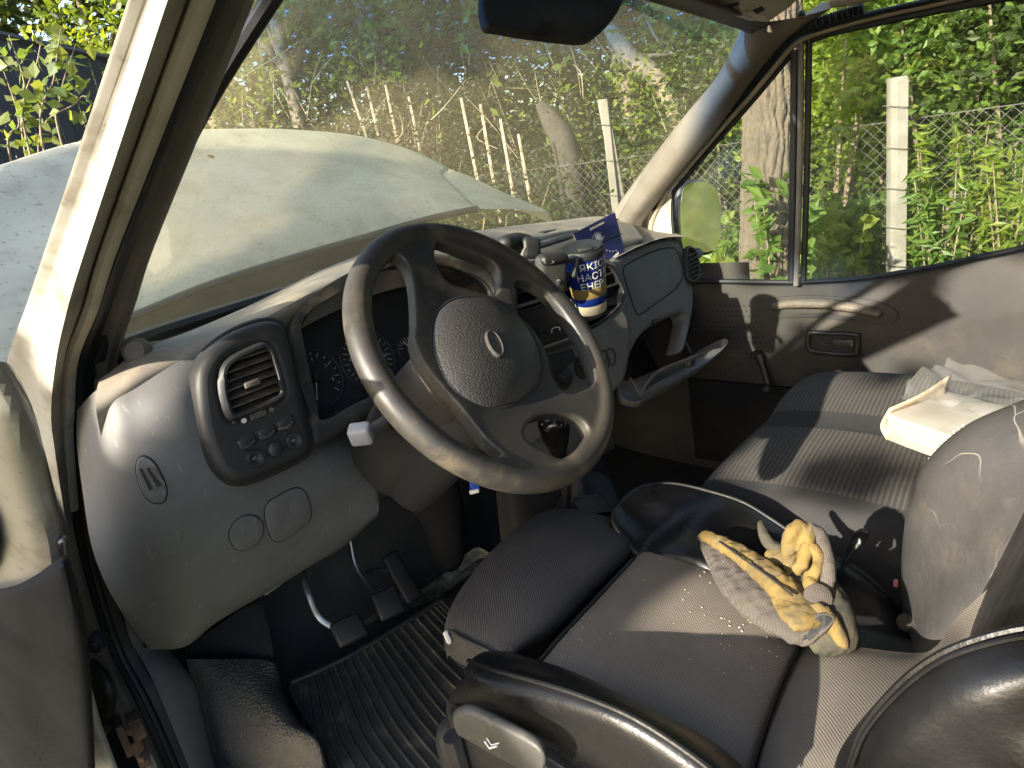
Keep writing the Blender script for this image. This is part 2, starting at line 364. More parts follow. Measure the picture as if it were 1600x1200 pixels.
m_step = M('textured_step_rubber', (.055, .053, .049), (.07, .066, .058), 8, rough=.8, vor=[(190, .003)], dust=[((.14, .12, .09), .5, .75, 7, .4)])
m_metal = M('worn_steel', (.3, .3, .31), (.18, .17, .16), 20, rough=.38, metal=.9)
m_rust = M('rusty_iron', (.11, .06, .035), (.05, .03, .02), 40, rough=.8, bump=(200, .001), dust=[((.2, .18, .14), .55, .7, 30, .4)])
m_print = M('pale_print', (.6, .6, .55), rough=.6)
m_dimprint = M('dim_dial_print', (.3, .3, .28), rough=.6)
m_dial = M('dial_face', (.012, .0125, .014), rough=.7)
# ================================================================ the van
van = thing('van', (1.1, .8, GZ), 'old white van with dusty grey cab interior, raised bonnet and open driver door', 'van')
def stations(tab, Xs):
    """tab: rows of (pixel y, pixel x of each band edge); Xs: rows of side planes for the same edges"""
    return np.array([[A(x, r[0], X=X) for x, X in zip(r[1:], xs)] for r, xs in zip(tab, Xs)])
# ---- driver-side door opening: white pillar flange, weatherstrip, rubber seal, inner trim
TAB = [(-60, 220, 226, 252, 283, 320, 353, 386, 414), (0, 200, 207, 232, 262, 300, 333, 365, 390), (200, 134, 141, 164, 196, 227, 255, 283, 310), (400, 67, 73, 95, 130, 155, 178, 203, 230),
       (480, 40, 46, 72, 106, 133, 152, 174, 205), (560, 12, 22, 58, 88, 105, 119, 148, 180), (640, 2, 12, 48, 80, 102, 112, 150, 170), (700, 20, 30, 60, 85, 104, 109, 153, 166),
       (850, 66, 76, 92, 110, 121, 125, 161, 172), (1000, 118, 126, 140, 152, 163, 167, 204, 212), (1100, 168, 176, 190, 202, 212, 216, 257, 264), (1240, 240, 246, 254, 264, 274, 278, 316, 324)]
XT = [.283, .2845, .292, .293, .328, .335, .368, .392]
XB = [.272, .274, .281, .285, .312, .318, .350, .385]
XS = []
for r in TAB:
    k = min(max((r[0]-480)/300, 0), 1); XS.append([a*(1-k)+b*k for a, b in zip(XT, XB)])
S = stations(TAB, XS)
S[:, 4:6] += V3(0, 0, 0)
Sd = cr(S, 60)
def band(i, j, mids=()):
    rows = [Sd[:, i]]
    for t, off in mids: rows.append(Sd[:, i]*(1-t)+Sd[:, j]*t+np.asarray(off))
    rows.append(Sd[:, j]); return np.stack(rows, 1)
fl = np.stack([Sd[:, 0]*1.04, Sd[:, 0], Sd[:, 1], Sd[:, 1]*.6+Sd[:, 2]*.4+V3(.003, 0, 0), Sd[:, 2]+V3(.001, .001, 0), Sd[:, 2]*.4+Sd[:, 3]*.6-V3(.001, 0, 0), Sd[:, 3], Sd[:, 3]*.5+Sd[:, 4]*.5+V3(.004, .004, 0), Sd[:, 4]+V3(.003, .012, 0)], 1)
frame = obj('door_pillar', grid(fl), m_white, van)
obj('weatherstrip', tube(Sd[:42, 4]*.5+Sd[:42, 5]*.5, .0085, .0075, n=8), m_strip, frame)
seal = obj('door_seal', grid(np.stack([Sd[:, 4]+V3(.002, .014, 0), Sd[:, 5]+V3(0, .003, 0), Sd[:, 5]*.7+Sd[:, 6]*.3+V3(-.012, -.004, 0), Sd[:, 5]*.4+Sd[:, 6]*.6+V3(-.003, .004, 0), Sd[:, 5]*.2+Sd[:, 6]*.8+V3(-.009, 0, 0), Sd[:, 6], Sd[:, 6]+V3(.014, .03, 0)], 1)), m_rubber, van)
obj('seal_lip', tube(Sd[4:, 5]*.55+Sd[4:, 6]*.45+V3(-.004, -.002, 0), .0055, .004, n=8), m_rubber, seal)
k = 30
obj('pillar_trim', grid(np.stack([Sd[:k, 6]+V3(.002, .012, 0), Sd[:k, 6]*.4+Sd[:k, 7]*.6+V3(.0, -.004, 0), Sd[:k, 7], Sd[:k, 7]+V3(.03, .05, 0)], 1)), m_trim, van)
# pillar foot behind the dash end
obj('pillar_foot', surf([[A(150, 545, X=.372), A(180, 548, X=.40), A(205, 555, X=.43)], [A(148, 580, X=.366), A(172, 580, X=.40), A(200, 585, X=.43)], [A(148, 640, X=.36), A(165, 640, X=.40), A(190, 650, X=.44)]], 8, 8), m_rubber, van)
# grey scuff plate along the seal, down by the sill
sp = [(760, 158, 166, .352, .37), (850, 160, 182, .35, .385), (950, 190, 226, .345, .39), (1000, 204, 252, .345, .395), (1050, 232, 292, .34, .40), (1100, 255, 312, .335, .40), (1240, 312, 348, .33, .38)]
ki = obj('kick_plate', surf([[A(a, y, X=xa), A(a*.5+b*.5, y, X=(xa+xb)/2-.004), A(b, y, X=xb), A(b+3, y, X=xb)+V3(.0, .03, 0)] for y, a, b, xa, xb in sp], 30, 8), m_grey, van)
clp = [A(202, 961, X=.352), A(223, 951, X=.38), A(254, 1013, X=.386), A(230, 1029, X=.352)]
nn = unit(np.cross(clp[1]-clp[0], clp[3]-clp[0])); nn = -nn if nn[0] > 0 else nn
obj('clip_cover', plate(clp, nn*.004, .001), m_grey, ki)
for px, py in ((215, 974), (232, 1005)):
    c = A(px, py, X=.361)
    obj('screw', lathe([(0, .007), (.005, .007), (.0085, .004), (.0085, -.004)], c, nn, 14), m_black, ki)
c = A(267, 1093, X=.356); obj('plug', lathe([(0, .004), (.006, .004), (.008, .002), (.008, -.006)], c, nn, 6), m_grey, ki)
# hinge hardware between door and pillar
gr = A(150, 1004, X=.27); obj('grommet', lathe([(0, .012), (.007, .012), (.009, .008), (.013, .01), (.0155, .004), (.0155, -.01)], gr, V3(-1, -.7, 0), 20), m_rubber, frame)
hb = A(205, 1140, X=.262)
HX = axes(V3(.2, .9, -.2), V3(0, 0, 1))
hg = obj('hinge', join(box(A(212, 1133, X=.268), (.05, .035, .02), HX, .004), box(A(192, 1150, X=.258), (.06, .055, .012), HX, .003), box(A(218, 1172, X=.268), (.045, .05, .018), HX, .004)), m_rust, frame)
for px, py in ((208, 1138), (226, 1180), (165, 1142)):
    obj('bolt', lathe([(0, .01), (.006, .01), (.007, .006), (.007, -.01)], A(px, py, X=.258), V3(-1, -.6, 0), 6), m_rust, frame)
obj('check_strap', surf([[A(140, 1030, X=.268), A(163, 1050, X=.268)], [A(145, 1060, X=.262), A(172, 1075, X=.262)], [A(150, 1095, X=.262), A(176, 1100, X=.262)], [A(160, 1110, X=.268), A(172, 1122, X=.268)]], 12, 6), m_rubber, frame, solid=.012)
# ---- driver door, swung wide open: only its front edge reaches into the picture
dd = node('driver_door', (.2, .62, -.5), van)
dw = [[A(-70, 545, X=.14), A(-20, 555, X=.15), A(5, 572, X=.165), A(24, 602, X=.18)],
      [A(-70, 640, X=.14), A(-20, 640, X=.15), A(20, 650, X=.16), A(48, 660, X=.18)],
      [A(-70, 760, X=.14), A(-20, 760, X=.15), A(36, 760, X=.165), A(74, 760, X=.185)],
      [A(-70, 850, X=.14), A(-20, 850, X=.15), A(60, 850, X=.17), A(95, 850, X=.19)],
      [A(-70, 960, X=.14), A(-20, 960, X=.15), A(70, 940, X=.17), A(112, 930, X=.19)]]
dwv, dwf = surf(dw, 20, 14)
obj('door_shell', (dwv, dwf), m_white, dd, solid=.01)
obj('edge_rubber', tube([A(24, 602, X=.183), A(50, 665, X=.184), A(77, 762, X=.187), A(94, 835, X=.19), A(104, 880, X=.19)], .004, n=8, seg=20), m_trim, dd)
obj('striker_knob', rtube([A(97, 845, X=.188), A(99, 862, X=.188)], .0055, n=10, seg=4), m_metal, dd)
obj('window_gap', plate([A(-60, 775, X=.149), A(-10, 785, X=.149), A(-3, 815, X=.149), A(1, 850, X=.149), A(-3, 880, X=.149), A(-12, 900, X=.149), A(-60, 910, X=.149)], V3(-.004, -.004, 0), 0), m_dark, dd)
pn = [[A(-80, 925, X=.125), A(0, 920, X=.135), A(45, 905, X=.148), A(85, 878, X=.165), A(103, 868, X=.175), A(106, 872, X=.185)],
      [A(-80, 945, X=.12), A(0, 935, X=.13), A(50, 925, X=.143), A(95, 890, X=.158), A(110, 884, X=.172), A(112, 888, X=.185)],
      [A(-80, 1010, X=.118), A(0, 1000, X=.127), A(60, 990, X=.142), A(110, 975, X=.156), A(130, 965, X=.17), A(132, 968, X=.185)],
      [A(-80, 1080, X=.118), A(0, 1080, X=.127), A(60, 1075, X=.142), A(115, 1065, X=.156), A(140, 1060, X=.17), A(142, 1062, X=.185)],
      [A(-80, 1240, X=.118), A(0, 1240, X=.127), A(60, 1240, X=.142), A(122, 1240, X=.156), A(148, 1240, X=.17), A(150, 1240, X=.185)]]
obj('door_trim', surf(pn, 26, 26), m_doorlow, dd)
vv = []
def panel_pt(px, py):
    # point of the lower trim panel (bilinear between its columns) a touch proud of it
    t = np.interp(px, [0, 60, 115], [.127, .142, .156]); return A(px, py, X=t-.001)
for r in range(8):
    for q in range(9):
        px, py = 4+q*11.5+(r % 2)*5.5+r*2, 1126+r*11-q*1.0
        if (px-40)**2/60**2+(py-1190)**2/75**2 < 1: vv.append(lathe([(0, .0006), (.0011, .0006), (.0013, 0)], panel_pt(px, py), V3(-.75, -.65, 0.1), 6))
obj('speaker_perforation', join(*vv), m_dark, dd, kind='stuff')
# ---- windscreen
wb = [(.36, 1.085, -.195), (.6, 1.235, -.215), (1.1, 1.34, -.235), (1.55, 1.28, -.265), (1.90, 1.13, -.29)]
wt = [(.46, .585, .185), (.7, .70, .235), (1.1, .775, .255), (1.5, .735, .235), (1.80, .66, .185)]
def wrow(t, bow): return [tuple(np.array(a)*(1-t)+np.array(b)*t+V3(0, bow*.6, bow)) for a, b in zip(wb, wt)]
WS = np.array([wrow(0, 0), wrow(.33, .02), wrow(.66, .02), wrow(1, 0)])
m_ws = glass('dusty_windscreen', (.52, .45, .27), .40, .74, .28, 4, (.93, .97, .90), (.06, .17, (.07, .22, .52)), base=.19, refl=.13)
obj('windscreen', surf(WS, 20, 30), m_ws, van)
obj('windscreen_rubber', join(tube(cr(WS[:, -1], 20)+V3(-.012, -.01, 0), .010, .008, n=8), tube(cr(WS[-1], 24)+V3(0, -.012, -.004), .014, .01, n=8), tube(cr(WS[:, 0], 20)+V3(.012, -.01, 0), .010, .008, n=8), tube(cr(WS[0], 24)+V3(0, -.008, .004), .012, .012, n=8)), m_rubber, van)
# ---- passenger A pillar, from the header down to the dash
PA = [[(1164, 30), (1190, 34), (1240, 28), (1300, 12)], [(1152, 62), (1178, 66), (1210, 74), (1224, 66)], [(1120, 122), (1142, 128), (1160, 133), (1172, 130)], [(1063, 192), (1086, 204), (1106, 210), (1116, 208)],
      [(1010, 262), (1034, 275), (1052, 280), (1060, 276)], [(962, 328), (982, 340), (1000, 342), (1012, 338)], [(930, 372), (955, 385), (985, 385), (1000, 380)]]
PX = [(1.76, 1.765, 1.80, 1.83), (1.775, 1.77, 1.81, 1.84), (1.79, 1.785, 1.82, 1.85), (1.81, 1.80, 1.83, 1.855), (1.83, 1.815, 1.84, 1.86), (1.85, 1.83, 1.85, 1.87), (1.86, 1.84, 1.855, 1.875)]
PP = np.array([[A(*p, X=x) for p, x in zip(r, xs)] for r, xs in zip(PA, PX)])
PP = np.concatenate([PP[:, :1]*1.03, PP, PP[:, -1:]+V3(.04, .03, .02)[None, None]], 1)
obj('a_pillar_trim', surf(PP, 40, 16), m_trim2, van)
# ---- roof, header and overhead panel
roof = np.array([[(.36, .56, .20), (.46, .66, .27), (1.1, .75, .31), (1.74, .66, .27), (1.86, .56, .20)], [(.36, .2, .30), (.46, .2, .36), (1.1, .2, .38), (1.74, .2, .36), (1.84, .2, .30)], [(.36, -.9, .32), (.46, -.9, .38), (1.1, -.9, .40), (1.74, -.9, .38), (1.84, -.9, .32)]])
obj('roof', surf(roof, 14, 20, v=lin), m_trim2, van, solid=.03)
hd = [[A(930, -30, X=1.16), A(1000, -4, X=1.36), A(1075, 18, X=1.55), A(1150, 42, X=1.73), A(1175, 52, X=1.77)], [A(940, -46, X=1.14), A(1005, -16, X=1.34), A(1085, 10, X=1.53), A(1160, 36, X=1.71), A(1186, 44, X=1.75)], [A(960, -60, X=1.12), A(1030, -30, X=1.30), A(1110, 4, X=1.50), A(1175, 26, X=1.67), A(1205, 36, X=1.74)]]
obj('header_trim', surf(hd, 10, 24), m_trim, van, solid=.006)
oc = [A(1062, -10, X=1.46), A(1120, 16, X=1.60), A(1172, 34, X=1.66), A(1200, 36, X=1.68), A(1235, 12, X=1.64), A(1262, -16, X=1.6), A(1100, -60, X=1.4)]
ov = obj('overhead_panel', plate(oc, V3(0, 0.01, .03), .004), M('beige_roof_plastic', (.72, .66, .55), (.6, .54, .44), 10, rough=.6, dust=[((.12, .1, .07), .52, .72, 18, .5)]), van)
def quadplate(px, X, th, nm, mat, par, b=.001): return obj(nm, plate([A(p[0], p[1], X=X if np.isscalar(X) else X[i]) for i, p in enumerate(px)], th, b), mat, par)
quadplate([(1122, 10), (1150, -1), (1154, 4), (1127, 16)], 1.585, V3(-.003, -.003, -.004), 'slot', m_dark, ov)
quadplate([(1176, 15), (1190, 9), (1194, 13), (1181, 20)], 1.61, V3(-.003, -.003, -.004), 'slot', m_dark, ov)
quadplate([(1160, 17), (1172, 13), (1196, 24), (1190, 30)], 1.62, V3(-.002, -.002, -.006), 'bracket', m_strip, ov)
obj('plug', lathe([(0, .004), (.007, .004), (.009, 0), (.009, -.01)], A(1252, 24, X=1.81), V3(-1, -.4, -.3), 14), m_black, van)
# corrugated door sleeve along the roof rail
cg = cr([A(1222, 64, X=1.835), A(1262, 42, X=1.84), A(1310, 25, X=1.84), A(1350, 14, X=1.84)], 70)
obj('corrugated_sleeve', tube(cg, .011+.0022*np.sin(np.arange(70)*math.pi*.8), n=10), m_rubber, van)
obj('roof_rail', tube([A(1300, 3, X=1.82), A(1340, -3, X=1.82), A(1420, -22, X=1.82), A(1600, -60, X=1.82)], .02, .012, n=10, seg=24), m_strip, van)
# ---- sun visor hanging against the glass
vis = [(755, -30), (754, 8), (762, 36), (785, 43), (835, 52), (880, 58), (915, 61), (935, 52), (965, 20), (990, -30)]
vo = A(850, 20, X=1.02); vn = unit(V3(.05, -.75, .55))
vp = cr([AP(x, y, vo, vn) for x, y in vis], 50)
vsr = obj('sun_visor', plate(vp, -vn*.016, .006, 3), M('visor_vinyl', (.035, .036, .04), (.045, .045, .047), 6, rough=.75, bump=(300, .0003)), van)
obj('visor_clip', plate([AP(x, y, vo+vn*.004, vn) for x, y in ((845, 33), (863, 36), (848, 59), (829, 56))], vn*.004, .001), m_dark, vsr)
# ---- passenger door
pd = node('passenger_door', (1.92, .5, -.9), van)
XD = 1.90
ptop = [(1060, 455), (1095, 441), (1190, 444), (1252, 443), (1350, 437), (1450, 421), (1530, 405), (1600, 391), (1720, 360), (1900, 300)]
rowsd = []
for dz, dx in ((0, .045), (.004, .012), (.02, .0), (.12, -.012), (.2, -.006), (.33, .0)):
    rowsd.append([A(x, y, X=XD)+V3(dx, 0, -dz) for x, y in ptop])
low = [[(p[0]+.006, p[1], -.80) for p in rowsd[0]], [(p[0]+.02, p[1], -1.02) for p in rowsd[0]]]
rows_up = rowsd[:-1]+[[(XD, p[1], -.765) for p in rowsd[0]]]
pnv = surf(rows_up, 40, 40); panel = obj('door_panel', pnv, m_door, pd); PB = bvh(pnv)
obj('lower_panel', surf([[(XD-.004, p[1], -.764) for p in rowsd[0]], [(XD+.012, p[1], -.775) for p in rowsd[0]], [(XD+.014, p[1], -1.04) for p in rowsd[0]]], 12, 24, u=lin), m_doorlow, pd)
def dp(px, py, dx=0):
    q_ = hit(PB, px, py); return A(px, py, X=(q_[0] if q_ is not None else XD-.006)-dx)
def oval(cx, cy, rx, ry, n=40, rot=0, pw=1.0):
    th = np.linspace(0, 2*math.pi, n, endpoint=False); c, s = np.cos(th), np.sin(th); x = rx*np.sign(c)*abs(c)**pw; y = ry*np.sign(s)*abs(s)**pw
    return [(cx+x[i]*math.cos(rot)-y[i]*math.sin(rot), cy+x[i]*math.sin(rot)+y[i]*math.cos(rot)) for i in range(n)]
# grab handle: oval escutcheon with a bowed grip
esc = cr([(1197, 482), (1203, 468), (1230, 462), (1275, 461), (1330, 464), (1372, 470), (1398, 482), (1404, 494), (1394, 505), (1370, 506), (1335, 502), (1300, 496), (1255, 496), (1215, 496)], 60, True)
gh = obj('grab_handle', plate([dp(x, y) for x, y in esc], V3(-.006, 0, 0), .003), m_door, pd)
grp = [dp(1212, 478, .006), dp(1240, 474, .012), dp(1285, 474, .017), dp(1330, 480, .015), dp(1372, 490, .007)]
obj('grip', rtube(grp, [.014, .017, .018, .017, .014], [.010, .013, .013, .013, .010], n=14, seg=26, up=V3(0, 0, 1)), M('dimpled_grip', (.1, .088, .07), (.13, .11, .085), 9, rough=.65, vor=[(140, .0015)], dust=[((.24, .19, .12), .5, .75, 9, .4)]), gh)
obj('grip_painted_shade', plate(cr([dp(x, y, .0065) for x, y in ((1250, 490), (1290, 489), (1335, 497), (1320, 501), (1280, 496), (1255, 495))], 20, True), V3(-.0015, 0, 0), 0), m_dark, gh)  # flat dark plate painting in the shade under the grip
# latch recess with lever
yz = (dp(1303, 534, .003), V3(0, -1, 0), V3(0, 0, 1), V3(-1, 0, 0))
def yz2(pts): return [tuple(to2(A(x, y, X=XD-.006), yz)) for x, y in pts]
ring_o = cr(yz2([(1261, 522), (1266, 515), (1300, 516), (1340, 518), (1346, 524), (1345, 548), (1340, 554), (1300, 553), (1268, 548), (1261, 542)]), 60, True)
ring_i = cr(yz2([(1269, 525), (1273, 521), (1300, 522), (1333, 523), (1338, 528), (1337, 543), (1333, 548), (1300, 547), (1274, 543), (1269, 538)]), 60, True)
lt = obj('latch_frame', holed(ring_o, [ring_i], yz, .018, .004), m_black, pd)
obj('latch_pan', plate([np.array(yz[0])+p[0]*yz[1]+p[1]*yz[2]+V3(.0, 0, 0) for p in ring_i], V3(-.002, 0, 0), 0), m_dark, lt)
obj('latch_lever', join(tube([dp(1276, 528, .008), dp(1284, 536, .010), dp(1298, 540, .012), dp(1333, 541, .014)], .0028, n=8, seg=16), box(dp(1318, 536, .010), (.012, .05, .022), None, .003), box(dp(1331, 541, .012), (.012, .012, .02), None, .003)), m_black, lt)
# window crank
wc = obj('window_crank', rtube([dp(1185, 556, .02), dp(1194, 580, .028), dp(1200, 602, .03)], [.013, .009, .010], [.009, .007, .008], n=12, seg=16, up=V3(1, 0, 0)), m_black, pd)
obj('crank_knob', rtube([dp(1201, 607, .03), dp(1199, 608, .06)], [.012, .013], n=12, seg=6), m_black, wc)
obj('crank_boss', lathe([(0, .02), (.014, .02), (.018, .012), (.02, -.004)], dp(1185, 556), V3(-1, 0, 0), 18), m_black, wc)
pf = []
for r in range(14):
    for q in range(15):
        px, py = 1096+q*7.4+(r % 2)*3.7, 478+r*8.2
        q_ = hit(PB, px, py, .0006)
        if q_ is not None and ((px-1110)/85)**2+((py-520)/62)**2 < 1 and px > 1090: pf.append(lathe([(0, .0008), (.0026, .0008), (.0028, 0)], q_, V3(-1, 0, 0), 6))
obj('speaker_perforation', join(*pf), m_dark, pd, kind='stuff')
# window frame: rubber channels, division bar, glass panes
def strip(px, X, ra, rb, nm, mat, par, seg=40): return obj(nm, tube([A(x, y, X=X) for x, y in px], ra, rb, n=8, seg=seg, up=V3(1, 0, 0)), mat, par)
L3 = [(1016, 372), (1022, 340), (1045, 296), (1075, 262), (1132, 196), (1172, 152), (1212, 104), (1244, 68), (1290, 48), (1380, 24), (1480, 2), (1620, -30)]
strip(L3, 1.885, .006, .010, 'door_frame_strip', m_strip, pd, 70)
strip([(x-12, y-4) for x, y in L3], 1.87, .006, .011, 'frame_seal', m_rubber, pd, 70)
strip([(x-4, y-1) for x, y in L3], 1.892, .012, .006, 'frame_groove', m_rubber, pd, 70)
# metal face of the door frame left of the quarter light
obj('quarter_frame', surf([[A(1016, 330, X=1.875), A(1030, 325, X=1.885), A(1050, 300, X=1.89)], [A(1004, 355, X=1.88), A(1024, 355, X=1.885), A(1048, 340, X=1.89)], [A(1000, 400, X=1.88), A(1024, 400, X=1.885), A(1056, 430, X=1.89)]], 12, 8), m_strip, pd)
strip([(1062, 440), (1056, 400), (1050, 330), (1052, 302), (1068, 282), (1110, 232), (1170, 164), (1222, 102), (1240, 80)], 1.90, .007, .008, 'quarter_seal', m_rubber, pd, 50)
strip([(1060, 439), (1150, 440), (1240, 441)], 1.90, .007, .008, 'quarter_seal', m_rubber, pd, 12)
strip([(1241, 78), (1240, 200), (1238, 320), (1236, 440)], 1.90, .009, .008, 'quarter_seal', m_rubber, pd, 20)
strip([(1252, 62), (1251, 200), (1248, 330), (1244, 446)], 1.887, .0075, .007, 'division_bar', m_trim2, pd, 20)
strip([(1264, 60), (1262, 200), (1259, 330), (1255, 441)], 1.897, .008, .008, 'window_channel', m_rubber, pd, 20)
strip([(1258, 63), (1300, 48), (1381, 30), (1480, 10), (1620, -16)], 1.90, .012, .008, 'window_channel', m_rubber, pd, 30)
strip([(1256, 440), (1350, 434), (1450, 418), (1530, 401), (1600, 386), (1720, 352)], 1.902, .006, .01, 'window_channel', m_rubber, pd, 30)
m_sg = glass('side_glass', (.6, .58, .48), .4, .7, .1, 4, (.95, .98, .95), base=.02, refl=.04)
obj('quarter_glass', plate([A(x, y, X=1.915) for x, y in ((1058, 440), (1050, 310), (1068, 280), (1170, 162), (1241, 78), (1240, 441))], V3(.004, 0, 0), 0), m_sg, pd, smooth=False)
obj('window_glass', plate([A(x, y, X=1.915) for x, y in ((1258, 441), (1262, 60), (1381, 30), (1620, -20), (1800, -50), (1800, 340), (1600, 390), (1450, 420), (1350, 436))], V3(.004, 0, 0), 0), m_sg, pd, smooth=False)
# ---- body sides that close the cab behind the doors, bulkhead, floor
obj('bulkhead', surf([[(.36, -.28, -1.05), (1.1, -.30, -1.05), (1.88, -.28, -1.05)], [(.36, -.26, .34), (1.1, -.28, .38), (1.86, -.26, .34)]], 6, 6), m_trim, van, solid=.01)
obj('b_pillar', box((1.93, .02, -.3), (.06, .16, 1.4), None, .02), m_trim, van)
obj('b_pillar', box((.34, -.22, -.3), (.06, .10, 1.4), None, .02), m_white, van)
obj('outer_sill', box((.33, .5, -1.08), (.12, 1.3, .14), None, .02), m_white, van)
obj('door_skin', surf([[(1.97, 1.3, -.5), (1.97, .5, -.5), (1.97, -.3, -.5)], [(1.99, 1.3, -.9), (1.99, .5, -.9), (1.99, -.3, -.9)], [(1.95, 1.3, -1.2), (1.95, .5, -1.2), (1.95, -.3, -1.2)]], 8, 8), m_white, pd)
# ---- bonnet standing open, cowl below the glass
BN = [[A(0, 262, Y=1.95), A(110, 228, Y=2.02), A(220, 210, Y=2.06), A(330, 205, Y=2.08), A(450, 205, Y=2.08), A(560, 215, Y=2.05), A(640, 236, Y=2.0), A(700, 264, Y=1.92)],
      [A(-20, 300, Y=1.85), A(105, 258, Y=1.92), A(220, 236, Y=1.96), A(330, 228, Y=1.98), A(450, 226, Y=1.97), A(560, 236, Y=1.94), A(650, 258, Y=1.88), A(690, 275, Y=1.82)],
      [A(-20, 380, Y=1.72), A(100, 345, Y=1.74), A(220, 310, Y=1.75), A(330, 295, Y=1.76), A(450, 285, Y=1.75), A(560, 280, Y=1.74), A(660, 288, Y=1.70), A(715, 300, Y=1.67)],
      [A(-20, 480, Y=1.56), A(100, 450, Y=1.56), A(220, 420, Y=1.57), A(330, 385, Y=1.57), A(450, 350, Y=1.56), A(560, 325, Y=1.55), A(670, 315, Y=1.53), A(735, 320, Y=1.51)],
      [A(-20, 590, Y=1.44), A(100, 540, Y=1.44), A(220, 490, Y=1.45), A(330, 445, Y=1.46), A(450, 406, Y=1.47), A(560, 374, Y=1.47), A(670, 342, Y=1.47), A(745, 326, Y=1.46)]]
BN = np.array(BN)
bon = obj('bonnet', surf(BN, 40, 60), m_bonnet, van, solid=.012)
fl_ = np.stack([cr(BN[:, -1], 24), cr(np.array([A(700, 264, Y=1.92), A(735, 276, Y=1.80), A(790, 302, Y=1.68), A(840, 322, Y=1.56), A(858, 332, Y=1.47)]), 24)], 1)
obj('bonnet_side', grid(np.stack([fl_[:, 0], fl_[:, 0]*.5+fl_[:, 1]*.5+V3(0, 0, .004), fl_[:, 1], fl_[:, 1]+V3(0.02, 0, -.05)], 1)), m_bonnet, bon)
obj('bonnet_rear_lip', tube(cr(BN[-1], 40), .009, n=8), m_rubber, bon)
cw = [[(.30, 1.10, -.25), (.6, 1.25, -.265), (1.1, 1.35, -.275), (1.55, 1.29, -.305), (1.92, 1.14, -.33)], [(.28, 1.40, -.30), (.6, 1.46, -.30), (1.1, 1.50, -.29), (1.55, 1.46, -.29), (1.95, 1.40, -.30)], [(.28, 1.60, -.29), (.6, 1.70, -.29), (1.1, 1.76, -.28), (1.55, 1.7, -.29), (1.95, 1.60, -.31)], [(.28, 2.0, -.24), (.6, 2.05, -.20), (1.1, 2.08, -.20), (1.55, 2.03, -.22), (1.95, 1.95, -.30)], [(.28, 2.3, -.5), (.6, 2.35, -.5), (1.1, 2.38, -.5), (1.55, 2.35, -.5), (1.95, 2.3, -.5)]]
obj('cowl', surf(cw, 16, 24), M('cowl_plastic', (.016, .02, .010), (.012, .014, .008), 10, rough=.9, spec=.15, bump=(120, .0008), dust=[((.1, .09, .05), .55, .78, 14, .4)]), van)
obj('front_body', surf([[(.28, 1.16, -.32), (.26, 1.6, -.42), (.34, 2.3, -.5)], [(.22, 1.16, -.8), (.2, 1.6, -.8), (.3, 2.4, -.8)], [(.25, 1.16, -1.25), (.24, 1.6, -1.25), (.34, 2.4, -1.25)]], 10, 12), m_white, van, solid=.01)
obj('front_wing', surf([[(1.93, 1.16, -.34), (1.94, 1.6, -.42), (1.85, 2.3, -.5)], [(1.99, 1.16, -.8), (2.0, 1.6, -.8), (1.9, 2.4, -.8)], [(1.95, 1.16, -1.25), (1.96, 1.6, -1.25), (1.86, 2.4, -1.25)]], 10, 12), m_white, van, solid=.01)
for wx in (.34, 1.88):
    for wy in (1.75, -1.6):
        wh = obj('wheel', lathe([(.0, .09), (.17, .09), (.2, .07), (.3, .09), (.33, .05), (.33, -.05), (.3, -.09), (0, -.09)], V3(wx, wy, GZ+.33), V3(-1 if wx < 1 else 1, 0, 0), 28), m_rubber, van)
obj('cargo_body', box((1.1, -1.2, -.42), (1.66, 1.8, 1.5), None, .06, 3), m_white, van)
obj('chassis', box((1.1, .5, -1.24), (1.5, 3.4, .16), None, .03), m_foot, van)
bs_ = A(331, 250, Y=1.93)
obj('dried_smear', join(rtube([A(326, 243, Y=1.9), A(334, 246, Y=1.9), A(331, 254, Y=1.89), A(333, 262, Y=1.88)], [.006, .007, .005, .004], [.003, .003, .003, .003], n=8, seg=14)), M('dried_dirt', (.12, .085, .04), rough=.9), bon)
# wiper lying across the foot of the glass, twig stuck under it
obj('wiper', join(tube([(1.45, 1.31, -.245), (1.2, 1.345, -.225), (.9, 1.335, -.21)], .006, .009, n=6, seg=16), tube([(1.6, 1.33, -.27), (1.4, 1.34, -.245), (1.2, 1.352, -.225)], .009, n=6, seg=10)), m_rubber, van)
# passenger mirror
mb = A(1092, 330, X=2.12)
mo = cr([A(x, y, X=2.12) for x, y in ((1066, 300), (1072, 290), (1085, 285), (1103, 285), (1118, 296), (1125, 320), (1126, 352), (1122, 380), (1112, 392), (1085, 394), (1070, 392), (1064, 370), (1063, 330))], 44, True)
mz = mo.mean(0); mnv = unit(V3(-.42, -.9, .09)); mo = np.array([q*((mz@mnv)/(q@mnv)) for q in mo])
mr = node('wing_mirror', mz, van)
obj('mirror_housing', plate(mz+(mo-mz)*1.1-mnv*.004, -mnv*.07, .02, 3), m_black, mr)
mg = bpy.data.materials.new('mirror_glass'); mg.use_nodes = True; q = mg.node_tree.nodes['Principled BSDF']; q.inputs['Metallic'].default_value = 1; q.inputs['Roughness'].default_value = .06; q.inputs['Base Color'].default_value = (.85, .88, .8, 1)
obj('mirror_glass', plate(mo, mnv*.002, 0), mg, mr, smooth=False)
obj('mirror_arm', tube([mz+V3(.0, .03, -.1), A(1085, 400, X=2.02), (1.93, 1.1, -.42)], .02, .012, n=8, seg=10), m_black, mr)
# ================================================================ dashboard
db = node('dashboard', (1.1, 1.0, -.4), van)
